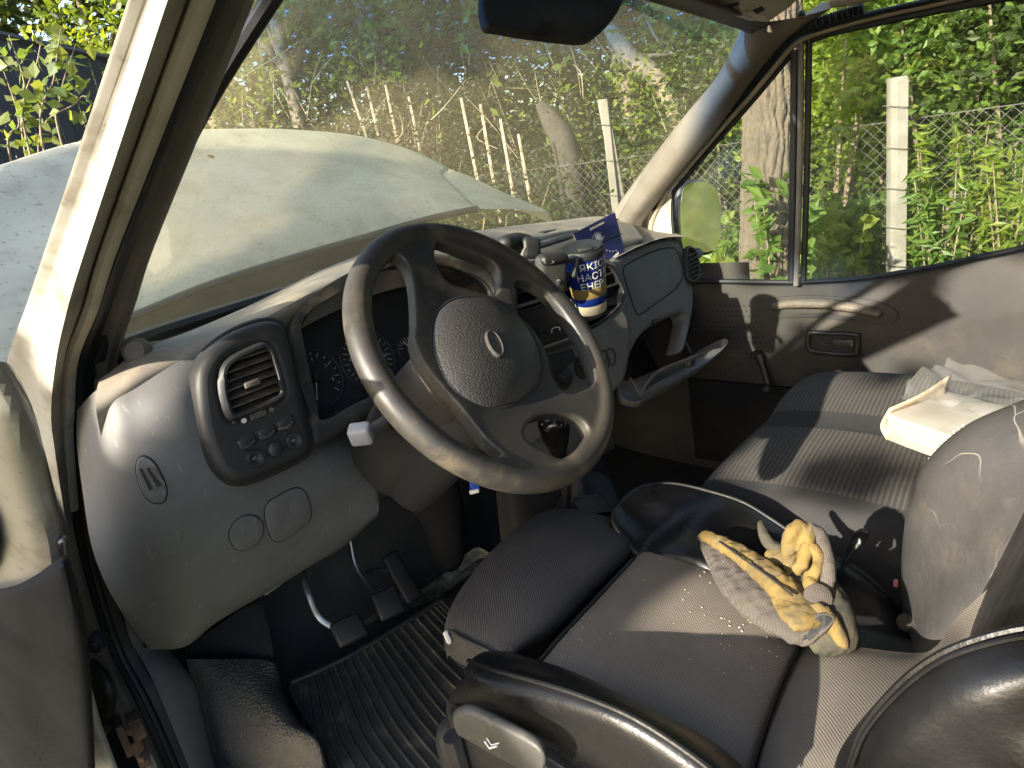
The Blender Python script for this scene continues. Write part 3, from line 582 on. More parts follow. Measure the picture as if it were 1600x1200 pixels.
# top pad: far edge under the glass, ridge, near lip
FE = [A(158, 588, Y=1.06)+V3(0, 0, -.004), A(225, 546, Y=1.08), A(300, 518, Y=1.11), A(400, 474, Y=1.15), A(520, 416, Y=1.20), A(640, 374, Y=1.25), A(760, 358, Y=1.27), A(860, 346, Y=1.26), A(940, 338, Y=1.22), A(985, 350, Y=1.12)]
RD = [A(152, 605, Y=.985), A(222, 562, Y=.985), A(300, 528, Y=1.0), A(400, 484, Y=1.03), A(520, 424, Y=1.06), A(640, 388, Y=1.08), A(760, 392, Y=1.09), A(860, 376, Y=1.09), A(940, 362, Y=1.06), A(1000, 366, Y=1.02)]
LP = [A(150, 640, Y=.955), A(212, 598, Y=.945), A(300, 556, Y=.945), A(405, 500, Y=.95), A(522, 440, Y=.97), A(640, 404, Y=.985), A(760, 412, Y=1.0), A(860, 404, Y=1.0), A(940, 392, Y=.99), A(1004, 376, Y=.99)]
LB = [p+V3(0, .02, -.05) for p in LP]
obj('top_pad', surf([[p+V3(0, .03, -.05) for p in FE], FE, RD, LP, LB], 30, 70), m_dashtop, db)
# driver-side lower panel
LPN = [[A(120, 640, Y=1.10), A(156, 606, Y=.99), A(212, 582, Y=.965), A(300, 545, Y=.955), A(400, 510, Y=.98), A(500, 560, Y=1.12), A(600, 560, Y=1.14)],
       [A(120, 690, Y=1.10), A(160, 655, Y=.965), A(215, 640, Y=.925), A(300, 620, Y=.905), A(400, 600, Y=.94), A(500, 600, Y=1.10), A(600, 610, Y=1.12)],
       [A(128, 760, Y=1.10), A(166, 730, Y=.965), A(230, 735, Y=.915), A(320, 720, Y=.895), A(400, 700, Y=.905), A(500, 680, Y=.95), A(580, 690, Y=.955)],
       [A(145, 860, Y=1.10), A(186, 840, Y=.985), A(255, 838, Y=.93), A(350, 800, Y=.905), A(430, 770, Y=.905), A(520, 730, Y=.915), A(588, 742, Y=.93)],
       [A(180, 940, Y=1.12), A(226, 925, Y=1.02), A(285, 915, Y=.97), A(370, 870, Y=.93), A(450, 830, Y=.925), A(530, 785, Y=.925), A(592, 786, Y=.935)],
       [A(230, 1010, Y=1.14), A(284, 1004, Y=1.06), A(335, 968, Y=1.02), A(410, 924, Y=.985), A(480, 882, Y=.965), A(540, 846, Y=.955), A(590, 806, Y=.95)],
       [A(240, 1012, Y=1.2), A(290, 1006, Y=1.12), A(338, 970, Y=1.1), A(412, 926, Y=1.07), A(482, 884, Y=1.05), A(541, 848, Y=1.04), A(588, 800, Y=1.04)]]
LPS = np.array(LPN)
lpv = surf(LPS, 60, 70)
obj('lower_panel', lpv, m_grey, db)
# cheek of the lower panel, towards the steering column
obj('panel_cheek', surf([[LPS[1][-1], LPS[1][-1]+V3(.02, .05, 0), LPS[1][-1]+V3(.03, .2, 0)], [LPS[3][-1], LPS[3][-1]+V3(.02, .05, 0), LPS[3][-1]+V3(.03, .2, 0)], [LPS[5][-1], LPS[5][-1]+V3(.02, .05, 0), LPS[5][-1]+V3(.03, .2, 0)]], 14, 8), m_grey, db)
BL = bvh(lpv)
def groove(B, pts, r, nm, mat, par, n=60, cyc=True, off=0.):
    P = cr(np.array(pts, float), n, cyc); Q = [hit(B, *p, off) for p in P]; Q = [q for q in Q if q is not None]
    return obj(nm, tube(np.array(Q), r, n=6, closed=cyc, cap=not cyc), mat, par)
def decal(B, pts, nm, mat, par, off=.0015, n=48, th=.002):
    P = cr(np.array(pts, float), n, True); Q = [hit(B, *p, off) for p in P]; Q = np.array([q for q in Q if q is not None]); c = Q.mean(0)
    rings = [Q, c+(Q-c)*.985+unit(-c)*th*.5, c+(Q-c)*.95+unit(-c)*th, c+(Q-c)*.5+unit(-c)*th*1.3, c+(Q-c)*.02+unit(-c)*th*1.4]
    return obj(nm, grid(np.stack(rings), cv=True), mat, par)
cap = [(358, 840), (362, 822), (376, 808), (394, 805), (408, 814), (411, 830), (404, 846), (388, 857), (370, 858)]
decal(BL, cap, 'round_cap', m_grey, db); groove(BL, cap, .0016, 'cap_groove', m_dark, db)
fuse = [(413, 800), (418, 786), (432, 776), (455, 764), (470, 764), (480, 776), (485, 796), (484, 812), (474, 822), (450, 840), (436, 846), (424, 840), (417, 824)]
decal(BL, fuse, 'fuse_cover', m_grey, db); groove(BL, fuse, .0015, 'fuse_groove', m_dark, db, 80)
# small demister louvre low on the left
lv = [(213, 735), (216, 718), (226, 713), (240, 722), (252, 742), (260, 765), (257, 782), (246, 786), (232, 780), (220, 762)]
ll = decal(BL, lv, 'louvre_plate', m_grey, db, .001); groove(BL, lv, .0016, 'louvre_groove', m_dark, db)
for k in range(4):
    x0, y0, x1, y1 = 219+k*5.5, 732-k*1+k*k*.3, 235+k*6.5, 765-k*3.0
    P = [hit(BL, x, y, .004) for x, y in ((x0, y0), (x0+4, y0-3), (x1+4, y1-3), (x1, y1))]
    if all(p is not None for p in P): obj('louvre', plate(P, unit(-P[0])*.002, 0), m_dark if k % 2 == 0 else m_trim, ll)
# ---- switch pod with the side air vent
PO = A(390, 630, Y=.885); pn_ = unit(V3(-.06, -.97, .2)); pa = unit(np.cross(pn_, V3(0, 0, 1)))*-1; pa = pa if pa[0] > 0 else -pa; pb = np.cross(pn_, pa); pb = pb if pb[2] > 0 else -pb
PF = (PO, pa, pb, pn_)
def pp(pts, n=60): return cr(np.array([to2(AP(x, y, PO, pn_), PF) for x, y in pts]), n, True)
pod_px = [(303, 600), (312, 565), (335, 538), (370, 516), (410, 503), (436, 508), (448, 535), (462, 600), (476, 660), (483, 695), (474, 712), (440, 730), (400, 747), (372, 753), (350, 746), (330, 722), (312, 670)]
vent_px = [(341, 590), (345, 575), (358, 562), (385, 548), (405, 541), (416, 548), (424, 570), (432, 598), (434, 616), (424, 626), (395, 640), (362, 653), (352, 650), (345, 630), (341, 610)]
podv = holed(pp(pod_px, 90), [pp(vent_px)], PF, .05, .012, 4)
pod = obj('switch_pod', (podv[0]-pn_*.012, podv[1]), m_pod, van)
obj('pod_groove', tube(cr(np.array([AP(x, y, PO-pn_*.022, pn_) for x, y in pod_px]), 90, True)*1.0, .006, n=8, closed=True), m_dark, pod)
av = node('air_vent', AP(388, 596, PO, pn_), van)
vq = pp(vent_px, 50)
def pv(q, h): return PO+q[0]*pa+q[1]*pb+pn_*h
vc = vq.mean(0)
obj('vent_ring', tube(np.array([pv(vc+(q-vc)*1.0, .0135) for q in vq]), .0065, .0045, n=8, closed=True), m_black, av)
obj('vent_duct', join(grid(np.stack([np.array([pv(vc+(q-vc)*.99, h) for q in vq]) for h in (.010, -.05)]), cv=True), plate([pv(vc+(q-vc)*.99, -.05) for q in vq], -pn_*.002, 0)), m_dark, av)
def chord(q, v, ax):
    """extent of loop q along axis 1-ax at coordinate v of axis ax"""
    xs = []
    for k in range(len(q)):
        a, b = q[k], q[(k+1) % len(q)]
        if (a[ax]-v)*(b[ax]-v) < 0: t = (v-a[ax])/(b[ax]-a[ax]); xs.append(a[1-ax]+t*(b[1-ax]-a[1-ax]))
    return (min(xs), max(xs)) if len(xs) >= 2 else None
tl = np.tan(math.radians(-2))
for k in range(7):
    y = vq[:, 1].min()+(k+.5)/7*(np.ptp(vq[:, 1])); c = chord(vq, y, 1)
    if c:
        a, b = pv((c[0], y), .004), pv((c[1], y), .004)
        obj('slat', box((a+b)/2, (np.linalg.norm(b-a), .022, .0022), np.array([unit(b-a), unit(pn_*.9-pb*.3), unit(pb*.9+pn_*.3)]), .0008, 1), m_bezel, av)
for k in range(4):
    x = vq[:, 0].min()+(k+1)/5*np.ptp(vq[:, 0]); c = chord(vq, x, 0)
    a, b = pv((x, c[0]), -.016), pv((x, c[1]), -.016)
    obj('vane', box((a+b)/2, (np.linalg.norm(b-a), .018, .0018), np.array([unit(b-a), pn_, unit(np.cross(b-a, pn_))]), .0006, 1), m_black, av)
q = to2(AP(385, 601, PO, pn_), PF); obj('vent_tab', box(pv(q, .017), (.022, .008, .009), np.array([pa, pb, pn_]), .002), m_trim, av)
# vent wheel, lamps, buttons and knobs under the vent
def onpod(px, py, h=.013): return AP(px, py, PO+pn_*h, pn_)
PAX = np.array([unit(pa*.95+pb*.2), unit(pb*.95-pa*.2), pn_])
for (x, y, c, r) in ((381, 657, m_print, .0038), (367, 660, m_black, .0035), (424, 640, m_trim, .0036)):
    obj('vent_mark', lathe([(0, .0022), (r*.8, .002), (r, 0)], onpod(x, y), pn_, 16), c, pod)
vw = obj('thumb_wheel', box(onpod(403, 648), (.026, .007, .005), PAX, .002), m_black, pod)
for k in range(7): obj('rib', box(onpod(393+k*3.4, 652-k*1.35, .016), (.0012, .0075, .003), PAX, 0), m_trim, vw)
for x, y in ((386, 690), (417, 675), (446, 661)):
    obj('blank_switch', box(onpod(x, y, .011), (.026, .017, .009), PAX, .004, 3), m_black, pod)
    obj('switch_lip', rtube([onpod(x-9, y+9, .0165), onpod(x+3, y+7, .0175), onpod(x+11, y-1, .0165)], .0022, n=8, seg=8), m_bezel, pod)
for x, y, nm in ((396, 717, 'dimmer_knob'), (427, 702, 'push_button'), (457, 689, 'dimmer_knob')):
    kb = obj(nm, lathe([(0, .006), (.004, .0062), (.0075, .009), (.0105, .009), (.0118, .006), (.0125, -.004)] if nm == 'dimmer_knob' else [(0, .011), (.008, .0108), (.0102, .009), (.0115, .0), (.0115, -.004)], onpod(x, y, .012), pn_, 24), m_black, pod)
    if nm == 'dimmer_knob': obj('pointer', box(onpod(x+1, y-1, .0195), (.006, .003, .002), PAX, .0006), m_trim, kb)
# lever at the very left of the dash top
obj('washer_jet', join(lathe([(0, .016), (.012, .015), (.018, .008), (.019, -.01)], A(214, 549, Y=1.02), V3(-.5, -.8, .3), 18), rtube([A(218, 545, Y=1.02), A(232, 543, Y=1.05), A(248, 540, Y=1.08)], .007, n=8, seg=8)), m_trim, db)
# ---- instrument cluster: dusty bezel with a hole, dials behind
CO = A(560, 540, Y=.945); cn = unit(V3(-.02, -.93, .36)); ca = unit(V3(1, -.02, 0)-cn*(V3(1, -.02, 0)@cn)); cb = np.cross(cn, ca); cb = cb if cb[2] > 0 else -cb
CF = (CO, ca, cb, cn)
def c2(pts, n=80): return cr(np.array([to2(AP(x, y, CO, cn), CF) for x, y in pts]), n, True)
cl = node('instrument_cluster', CO, van)
bz_o = [(446, 512), (470, 478), (520, 448), (580, 418), (640, 400), (720, 408), (790, 430), (800, 500), (790, 560), (740, 640), (640, 640), (560, 660), (484, 700), (470, 640), (455, 570)]
bz_i = [(460, 540), (468, 505), (505, 468), (560, 438), (620, 420), (690, 424), (750, 450), (762, 500), (740, 560), (690, 600), (600, 612), (545, 632), (505, 655), (488, 652), (470, 600)]
hv = holed(c2(bz_o, 100), [c2(bz_i, 100)], CF, .07, .014, 4)
obj('bezel', (hv[0]-cn*.01, hv[1]), m_bezel, cl)
bi = c2(bz_i, 60); bcn = bi.mean(0)
obj('hood_lining', grid(np.stack([np.array([CO+(bcn+(q-bcn)*s)[0]*ca+(bcn+(q-bcn)*s)[1]*cb+cn*h for q in bi]) for s, h in ((1.0, .02), (1.02, -.06), (1.0, -.075))]), cv=True), m_black, cl)
DD = -.065; DP = CO+cn*DD
obj('dial_plate', plate([CO+q[0]*ca+q[1]*cb+cn*(DD-.002) for q in c2([(x, y) for x, y in bz_o], 40)], -cn*.003, 0), m_dial, cl)
def ondial(px, py, h=.001): return AP(px, py, DP+cn*h, cn)
def dial(cx, cy, R, n, a0, a1, nums, needle, big):
    c = ondial(cx, cy); m, tx = [], []
    obj('dial_rim', tube(np.array([c+R*1.12*(ca*math.cos(t)+cb*math.sin(t)) for t in np.linspace(0, 2*math.pi, 48, endpoint=False)]), .0016, n=6, closed=True), m_black, cl)
    for k in range(n+1):
        t = math.radians(a0+(a1-a0)*k/n); d = ca*math.cos(t)+cb*math.sin(t); L = .009 if k % 2 == 0 else .005
        m.append(box(c+d*(R-L/2), (L, .0014, .0006), np.array([d, np.cross(cn, d), cn]), 0))
    obj('dial_marks', join(*m), m_dimprint, cl, kind='stuff')
    for s, t in nums:
        t = math.radians(t); d = ca*math.cos(t)+cb*math.sin(t); text(s, c+d*(R*.72), ca, cb, .009, m_dimprint, cl, 'numeral')
    t = math.radians(needle); d = ca*math.cos(t)+cb*math.sin(t)
    obj('needle', box(c+d*R*.38+cn*.004, (R*.85, .0016, .001), np.array([d, np.cross(cn, d), cn]), 0), m_print, cl)
    obj('needle_cap', lathe([(0, .008), (.006, .008), (.008, .002)], c, cn, 14), m_black, cl)
def text(s, o, a, b, size, mat, par, nm, ext=.0003, warp=None):
    cu = bpy.data.curves.new('t', 'FONT'); cu.body = s; cu.size = size; cu.align_x = 'CENTER'; cu.align_y = 'CENTER'; cu.extrude = ext; cu.resolution_u = 3
    ob = bpy.data.objects.new('t', cu); COL.objects.link(ob); V, F = ev_mesh(ob); n = np.cross(a, b)
    if warp is not None: V = warp(V)
    else: V = o+V[:, :1]*a+V[:, 1:2]*b+V[:, 2:3]*n
    return obj(nm, (V, F), mat, par, smooth=False)
dial(492, 592, .045, 16, 225, -45, [('3', 120), ('4', 72), ('5', 25), ('6', -20)], 245, True)
dial(575, 560, .048, 22, 225, -45, [('40', 165), ('80', 105), ('120', 45), ('160', -10)], 225, True)
dial(640, 545, .022, 8, 160, 20, [], 120, False)
dial(652, 585, .020, 8, 160, 20, [], 120, False)
# ---- steering column and wheel
WC = V3(.662, .623, -.251); WN = unit(V3(.059, -.80, .5971)); WA = unit(V3(.9973, .0735, 0)-WN*(V3(.9973, .0735, 0)@WN)); WB = np.cross(WN, WA)
WF = (WC, WA, WB, WN)
def wp(h, u=0, v=0): return WC+WN*h+WA*u+WB*v
m_shroud = M('black_column_shroud', (.017, .017, .018), (.024, .023, .022), 9, rough=.5, vor=[(330, .0004)])
scn = node('steering_column', wp(-.2), van)
obj('column_shroud', rtube([wp(-.035), wp(-.10, 0, .0), wp(-.2, 0, .0), wp(-.31, 0, -.01)], [.066, .068, .066, .06], [.05, .052, .05, .05], n=20, seg=20, up=WA, pw=.8, er=.15), m_shroud, scn)
obj('lower_shroud', rtube([wp(-.06, -.005, -.03), wp(-.16, -.01, -.04), wp(-.3, 0, -.05)], [.056, .06, .056], [.036, .04, .036], n=18, seg=12, up=WA, pw=.8, er=.2), m_dark, scn)
st = obj('indicator_stalk', rtube([A(640, 642, Y=.80), A(612, 650, Y=.79), A(590, 668, Y=.775), A(572, 680, Y=.765)], [.009, .009, .011, .013], [.006, .0065, .009, .011], n=12, seg=18), m_trim, scn)
obj('stalk_end', box(A(564, 678, Y=.762), (.022, .028, .03), axes(V3(-.5, -.35, -.25), V3(0, 0, 1)), .005, 3), M('pale_stalk_plastic', (.3, .31, .33), rough=.55), st)
obj('ignition_barrel', lathe([(0, .0), (.006, .002), (.016, .002), (.019, -.006), (.02, -.04)], A(655, 702, Y=.79), V3(.2, -.9, .3), 20), m_metal, scn)
sw = node('steering_wheel', WC, van)
O_L = [(600, 410), (612, 406), (624, 412), (633, 424), (641, 444), (645, 476), (646, 510), (644, 535), (652, 560), (668, 586), (690, 612), (714, 640), (735, 668), (752, 690), (770, 706), (782, 716), (770, 717), (749, 714), (720, 704), (691, 685), (662, 656), (637, 630), (614, 602), (599, 582), (586, 556), (573, 528), (565, 490), (565, 458), (571, 434), (583, 418)]
O_T = [(681, 387), (690, 387), (714, 396), (739, 405), (757, 412), (768, 421), (775, 432), (776, 446), (771, 461), (760, 462), (745, 457), (722, 451), (700, 444), (686, 430), (678, 413), (677, 398)]
O_R = [(806, 448), (822, 450), (845, 463), (864, 480), (887, 507), (906, 538), (918, 568), (923, 590), (916, 604), (902, 611), (888, 615), (874, 609), (862, 593), (851, 572), (842, 551), (830, 528), (814, 505), (804, 484), (800, 464)]
O_B = [(818, 681), (824, 667), (838, 657), (857, 653), (878, 654), (894, 659), (905, 668), (911, 680), (910, 692), (900, 703), (885, 715), (870, 719), (852, 711), (832, 700), (822, 692)]
def w2(pts, n=80, h=0): return cr(np.array([to2(AP(x, y, WC+WN*h, WN), WF) for x, y in pts]), n, True)
def shrink(q, s): c = q.mean(0); return c+(q-c)*s
RW = .1835
def rclip(q, R=.168): r = np.hypot(q[:, 0], q[:, 1]); return q*np.minimum(1, R/r)[:, None]
loops = [rclip(shrink(w2(O_L, 110), 1.02)), rclip(shrink(w2(O_T), 1.05)), rclip(shrink(w2(O_R), 1.05)), rclip(shrink(w2(O_B), 1.08))]
# rim ring and spoke web joined into one skin
rim = tube(np.array([[RW*math.cos(t), RW*math.sin(t), 0] for t in np.linspace(0, 2*math.pi, 96, endpoint=False)]), .0165, .0175, n=18, closed=True, up=V3(0, 0, 1))
circ = [(.181*math.cos(t), .181*math.sin(t)) for t in np.linspace(0, 2*math.pi, 120, endpoint=False)]
web = slab(circ, loops, .022)
skirt = lathe([(0, -.06), (.075, -.055), (.1, -.03), (.10, 0), (.085, .012), (0, .014)], V3(.006, -.004, -.004), V3(0, 0, 1), 48)
RV, RF = remesh(*join(rim, web, skirt), .0026, 9)
rr = np.hypot(RV[:, 0], RV[:, 1]); dish = -.007*np.clip((.165-rr)/.09, 0, 1)**1.4
RV[:, 2] += dish
obj('rim', (WC+RV[:, :1]*WA+RV[:, 1:2]*WB+RV[:, 2:3]*WN, RF), m_rim, sw, auto=False)
pad_px = [(735, 460), (712, 464), (690, 480), (680, 505), (680, 540), (688, 570), (700, 595), (716, 613), (742, 628), (771, 634), (800, 630), (830, 613), (847, 592), (851, 570), (845, 540), (830, 511), (809, 486), (784, 469), (760, 461)]
pq = w2(pad_px, 72, .012); pc = pq.mean(0)
ringsp = []
for s, h in ((1.0, -.012), (1.0, .004), (.985, .0075), (.94, .011), (.82, .0165), (.62, .0215), (.4, .0245), (.2, .0258), (.03, .026)):
    ringsp.append(np.array([wp(h-.001, *(pc+(q-pc)*s)) for q in pq]))
obj('hub_pad', grid(np.stack(ringsp), cv=True), m_pad, sw)
gq = np.array([wp(.0045, *(pc+(q-pc)*1.008)) for q in pq])
obj('pad_groove', tube(gq, .0022, n=8, closed=True), m_dark, sw)
eq = w2([(763, 520), (766, 513), (773, 513), (782, 522), (789, 536), (790, 549), (785, 553), (776, 548), (767, 535)], 40, .033); ec = eq.mean(0)
em = obj('emblem', grid(np.stack([np.array([wp(h, *(ec+(q-ec)*s)) for q in eq]) for s, h in ((1.08, .018), (1.0, .0288), (.9, .0294), (.86, .0280), (.4, .0280), (.02, .0280))]), cv=True), M('worn_oval_badge', (.045, .043, .04), (.06, .056, .048), 30, rough=.8, spec=.15), sw)
# ---- centre console
KO = A(880, 520, Y=.90); kn = unit(V3(-.16, -.93, .22)); kz = V3(0, 0, 1); ka = unit(np.cross(kn, kz)); ka = ka if ka[0] > 0 else -ka; kb_ = np.cross(kn, ka); kb_ = kb_ if kb_[2] > 0 else -kb_
KF = (KO, ka, kb_, kn); KAX = np.array([ka, kb_, kn])
def onk(px, py, h=0.): return AP(px, py, KO+kn*h, kn)
def k2(pts, n=60): return cr(np.array([to2(onk(*p), KF) for p in pts]), n, True)
cc = node('centre_console', KO, van)
cons = [(775, 418), (850, 402), (925, 402), (957, 408), (976, 440), (970, 470), (985, 500), (985, 560), (972, 602), (935, 628), (880, 660), (820, 700), (790, 640), (770, 520)]
hole1 = [(795, 444), (850, 424), (915, 412), (950, 414), (966, 436), (975, 460), (966, 480), (940, 502), (915, 512), (860, 505), (810, 480)]
cv_, cf_ = holed(k2(cons, 80), [k2(hole1)], KF, .05, .012, 4)
obj('fascia', (cv_-kn*.025, cf_), m_grey, cc)
ct = node('centre_vent', onk(950, 450), van)
hq = k2(hole1, 60); hc = hq.mean(0)
obj('vent_duct', join(grid(np.stack([np.array([KO+q[0]*ka+q[1]*kb_+kn*h for q in hq]) for h in (-.004, -.07)]), cv=True), plate([KO+q[0]*ka+q[1]*kb_-kn*.07 for q in hq], -kn*.002, 0)), m_dark, ct)
obj('vent_ring', tube(np.array([KO+q[0]*ka+q[1]*kb_-kn*.002 for q in hq]), .0055, .004, n=8, closed=True), m_black, ct)
for k in range(5):
    y = hq[:, 1].min()+(k+.7)/5.6*np.ptp(hq[:, 1]); c = chord(hq, y, 1)
    if c: obj('slat', box(KO+(c[0]+c[1])/2*ka+y*kb_-kn*.015, (c[1]-c[0], .024, .003), np.array([ka, unit(kn*.9-kb_*.4), unit(kb_*.9+kn*.4)]), .001, 1), m_bezel, ct)
x_ = to2(onk(905, 470), KF)[0]; c = chord(hq, x_, 0); obj('vent_divider', box(KO+x_*ka+(c[0]+c[1])/2*kb_-kn*.008, (.012, c[1]-c[0], .02), KAX, .003), m_black, ct)
# blanking panel, radio, trims and heater knobs seen through the wheel
rd = obj('radio', plate([onk(x, y, .004) for x, y in ((808, 490), (870, 474), (900, 518), (838, 542))], kn*.012, .003), m_black, van)
for (x0, y0, x1, y1, mt) in ((803, 482, 856, 465, m_trim2), (806, 490, 864, 471, m_bezel), (845, 545, 905, 524, m_trim2), (848, 551, 908, 530, m_bezel)):
    obj('trim_bar', rtube([onk(x0, y0, .012), onk(x1, y1, .012)], .0035, n=8, seg=6), mt, rd)
obj('cassette_slot', rtube([onk(842, 521, .018), onk(848, 516, .018), onk(856, 518, .018)], .004, n=8, seg=6), m_dark, rd)
for dx in (0, 13): obj('eject_button', tube([onk(862+dx*.2, 520, .0178), onk(863, 514, .0178), onk(873, 511, .0178), onk(875, 516, .0178)], .0012, n=6, seg=10), m_print, rd) if dx == 0 else None
obj('ashtray', plate([onk(x, y, .004) for x, y in ((848, 560), (892, 545), (900, 562), (862, 590))], kn*.006, .003), m_dark, cc)
for x, y in ((878, 590), (912, 574)):
    h_ = obj('heater_knob', lathe([(0, .02), (.012, .02), (.015, .018), (.017, .006), (.024, .004), (.026, .0), (.026, -.006)], onk(x, y, .002), kn, 26), m_black, cc)
    obj('knob_bar', box(onk(x, y, .022), (.005, .028, .012), np.array([unit(ka*.8+kb_*.5), unit(kb_*.8-ka*.5), kn]), .002), m_bezel, h_)
for pts in (((935, 553), (945, 548), (951, 560), (952, 570), (944, 577), (938, 570)), ((948, 548), (955, 545), (961, 553), (961, 566), (955, 571), (949, 562))):
    obj('blank_plug_groove', tube(cr(np.array([onk(x, y, .0015) for x, y in pts]), 24, True), .0016, n=6, closed=True), m_dark, cc)
# ---- passenger side of the dash: one shell with the glovebox mouth cut through
GO = A(1030, 450, Y=.90); gnn = unit(V3(.03, -.96, .28)); ga = unit(V3(1, .03, 0)-gnn*(V3(1, .03, 0)@gnn)); gb = np.cross(gnn, ga); gb = gb if gb[2] > 0 else -gb
GF = (GO, ga, gb, gnn)
def ong(px, py, h=0.): return AP(px, py, GO+gnn*h, gnn)
def g2(pts, n=80): return cr(np.array([to2(ong(*p), GF) for p in pts]), n, True)
dash_o = [(962, 402), (985, 392), (1012, 378), (1040, 371), (1070, 370), (1086, 382), (1093, 408), (1093, 440), (1088, 480), (1080, 520), (1072, 548), (1064, 548), (1070, 520), (1074, 500), (1068, 490), (1040, 500), (1012, 518), (996, 540), (986, 565), (976, 595), (965, 603), (950, 603), (955, 560), (968, 510), (972, 470), (968, 440), (962, 418)]
gv, gf = holed(g2(dash_o, 140), [], GF, .05, .014, 3, .005, 4)
L2 = to2(gv, GF)
wv_ = (L2[:, 0]-.05)**2*.45
gv = gv-gnn*(.026)[None] if False else gv-gnn*.028-gnn*(np.clip(L2[:, 0]-.12, 0, 1)**2*2.0)[:, None]
obj('passenger_fascia', (gv, gf), m_grey, db)
# top of the passenger dash with its open tray
obj('passenger_tray', surf([[A(960, 404, Y=.93), A(1000, 384, Y=.92), A(1040, 371, Y=.92), A(1072, 370, Y=.93)], [A(965, 392, Y=1.0), A(985, 384, Y=1.0), A(1020, 378, Y=.99), A(1060, 366, Y=.99)], [A(978, 382, Y=1.06), A(988, 378, Y=1.05), A(1004, 372, Y=1.04), A(1040, 358, Y=1.05)], [A(972, 360, Y=1.08), A(984, 356, Y=1.08), A(1004, 352, Y=1.09), A(1030, 354, Y=1.10)]], 24, 24), m_dashtop, db)
BG = bvh((gv, gf))
padl = [(974, 420), (985, 410), (1020, 393), (1045, 387), (1056, 391), (1064, 410), (1067, 428), (1062, 442), (1050, 456), (1025, 474), (1003, 490), (994, 489), (985, 465), (977, 440)]
groove(BG, padl, .0018, 'panel_groove', m_dark, db, 90)
decal(BG, [(x+(1020-x)*.03, y+(440-y)*.03) for x, y in padl], 'airbag_panel', m_grey, db, .0005, 60, .0015)
# end vent
ev = node('end_vent', A(1083, 415, Y=.9), van)
evp = [(1071, 392), (1078, 387), (1087, 396), (1091, 415), (1091, 432), (1084, 440), (1076, 436), (1072, 415)]
obj('vent_ring', tube(cr(np.array([ong(x, y, .0) for x, y in evp]), 40, True), .006, .005, n=8, closed=True), m_black, ev)
obj('vent_back', plate(cr(np.array([ong(x, y, -.004) for x, y in evp]), 30, True), gnn*.001, 0), m_dark, ev)
for k in range(6):
    obj('slat', box((ong(1073.5+k*.4, 398+k*7, .001)+ong(1088+k*.3, 396+k*7, .001))/2, (.055, .010, .003), np.array([ga, unit(gnn-gb*.4), unit(gb+gnn*.4)]), .001), m_bezel, ev)
# glovebox: dark bin, lip, lid hanging open
gx = node('glovebox', A(1030, 560, Y=.95), van)
obj('glove_bin', surf([[ong(990, 560, -.03), ong(1000, 535, -.03), ong(1030, 505, -.03), ong(1070, 488, -.03), ong(1080, 520, -.03)], [ong(990, 560, -.28), ong(1000, 525, -.28), ong(1030, 500, -.28), ong(1070, 488, -.28), ong(1090, 520, -.28)], [ong(985, 600, -.28), ong(1000, 600, -.28), ong(1030, 600, -.28), ong(1070, 590, -.28), ong(1095, 580, -.28)]], 12, 16), m_dark, gx)
obj('glove_catch', box(ong(1021, 503, -.004), (.018, .012, .012), np.array([ga, gb, gnn]), .002), m_black, gx)
ZL = -.60
ld_o = [A(966, 598, Z=-.585), A(985, 588, Z=-.57), A(1030, 568, Z=-.565), A(1078, 549, Z=-.565), A(1105, 544, Z=-.585), A(1126, 541, Z=-.600), A(1132, 547, Z=-.605), A(1105, 572, Z=-.618), A(1062, 598, Z=-.625), A(1020, 618, Z=-.622), A(1000, 626, Z=-.615), A(978, 622, Z=-.602), A(968, 612, Z=-.592)]
lo = np.array(ld_o); lcn = lo.mean(0); n_l = unit(np.cross(lo[4]-lo[0], lo[9]-lo[0])); n_l = n_l if n_l[2] > 0 else -n_l
lo = lo-((lo-lcn)@n_l)[:, None]*n_l; lq = cr(lo, 80, True)
lid = obj('glove_lid', grid(np.stack([lcn+(lq-lcn)*s+n_l*h for s, h in ((.02, -.03), (.6, -.03), (.9, -.026), (.985, -.016), (1.0, -.002), (.99, .003), (.965, .003), (.95, -.002), (.93, -.014), (.5, -.016), (.02, -.016))]), cv=True), m_grey, gx)
obj('lid_tray', surf([[A(1000, 606, Z=-.592), A(1010, 592, Z=-.585), A(1020, 584, Z=-.582), A(1060, 568, Z=-.58)], [A(1010, 610, Z=-.598), A(1022, 600, Z=-.592), A(1040, 592, Z=-.59), A(1075, 578, Z=-.59)]], 8, 12), m_black, lid)
obj('lid_ridge', tube([A(985, 592, Z=-.568), A(1002, 617, Z=-.585), A(1006, 606, Z=-.58), A(1030, 580, Z=-.572), A(1078, 560, Z=-.575), A(1098, 553, Z=-.58)], .004, n=8, seg=50), m_trim, lid)
obj('lid_stay', tube([A(1050, 518, Y=.93), A(1066, 526, Y=.90), A(1080, 552, Y=.86)], .003, n=6, seg=14), m_trim, lid)
obj('lid_latch', box(A(1077, 566, Z=-.585), (.03, .02, .02), None, .004), m_bezel, lid)
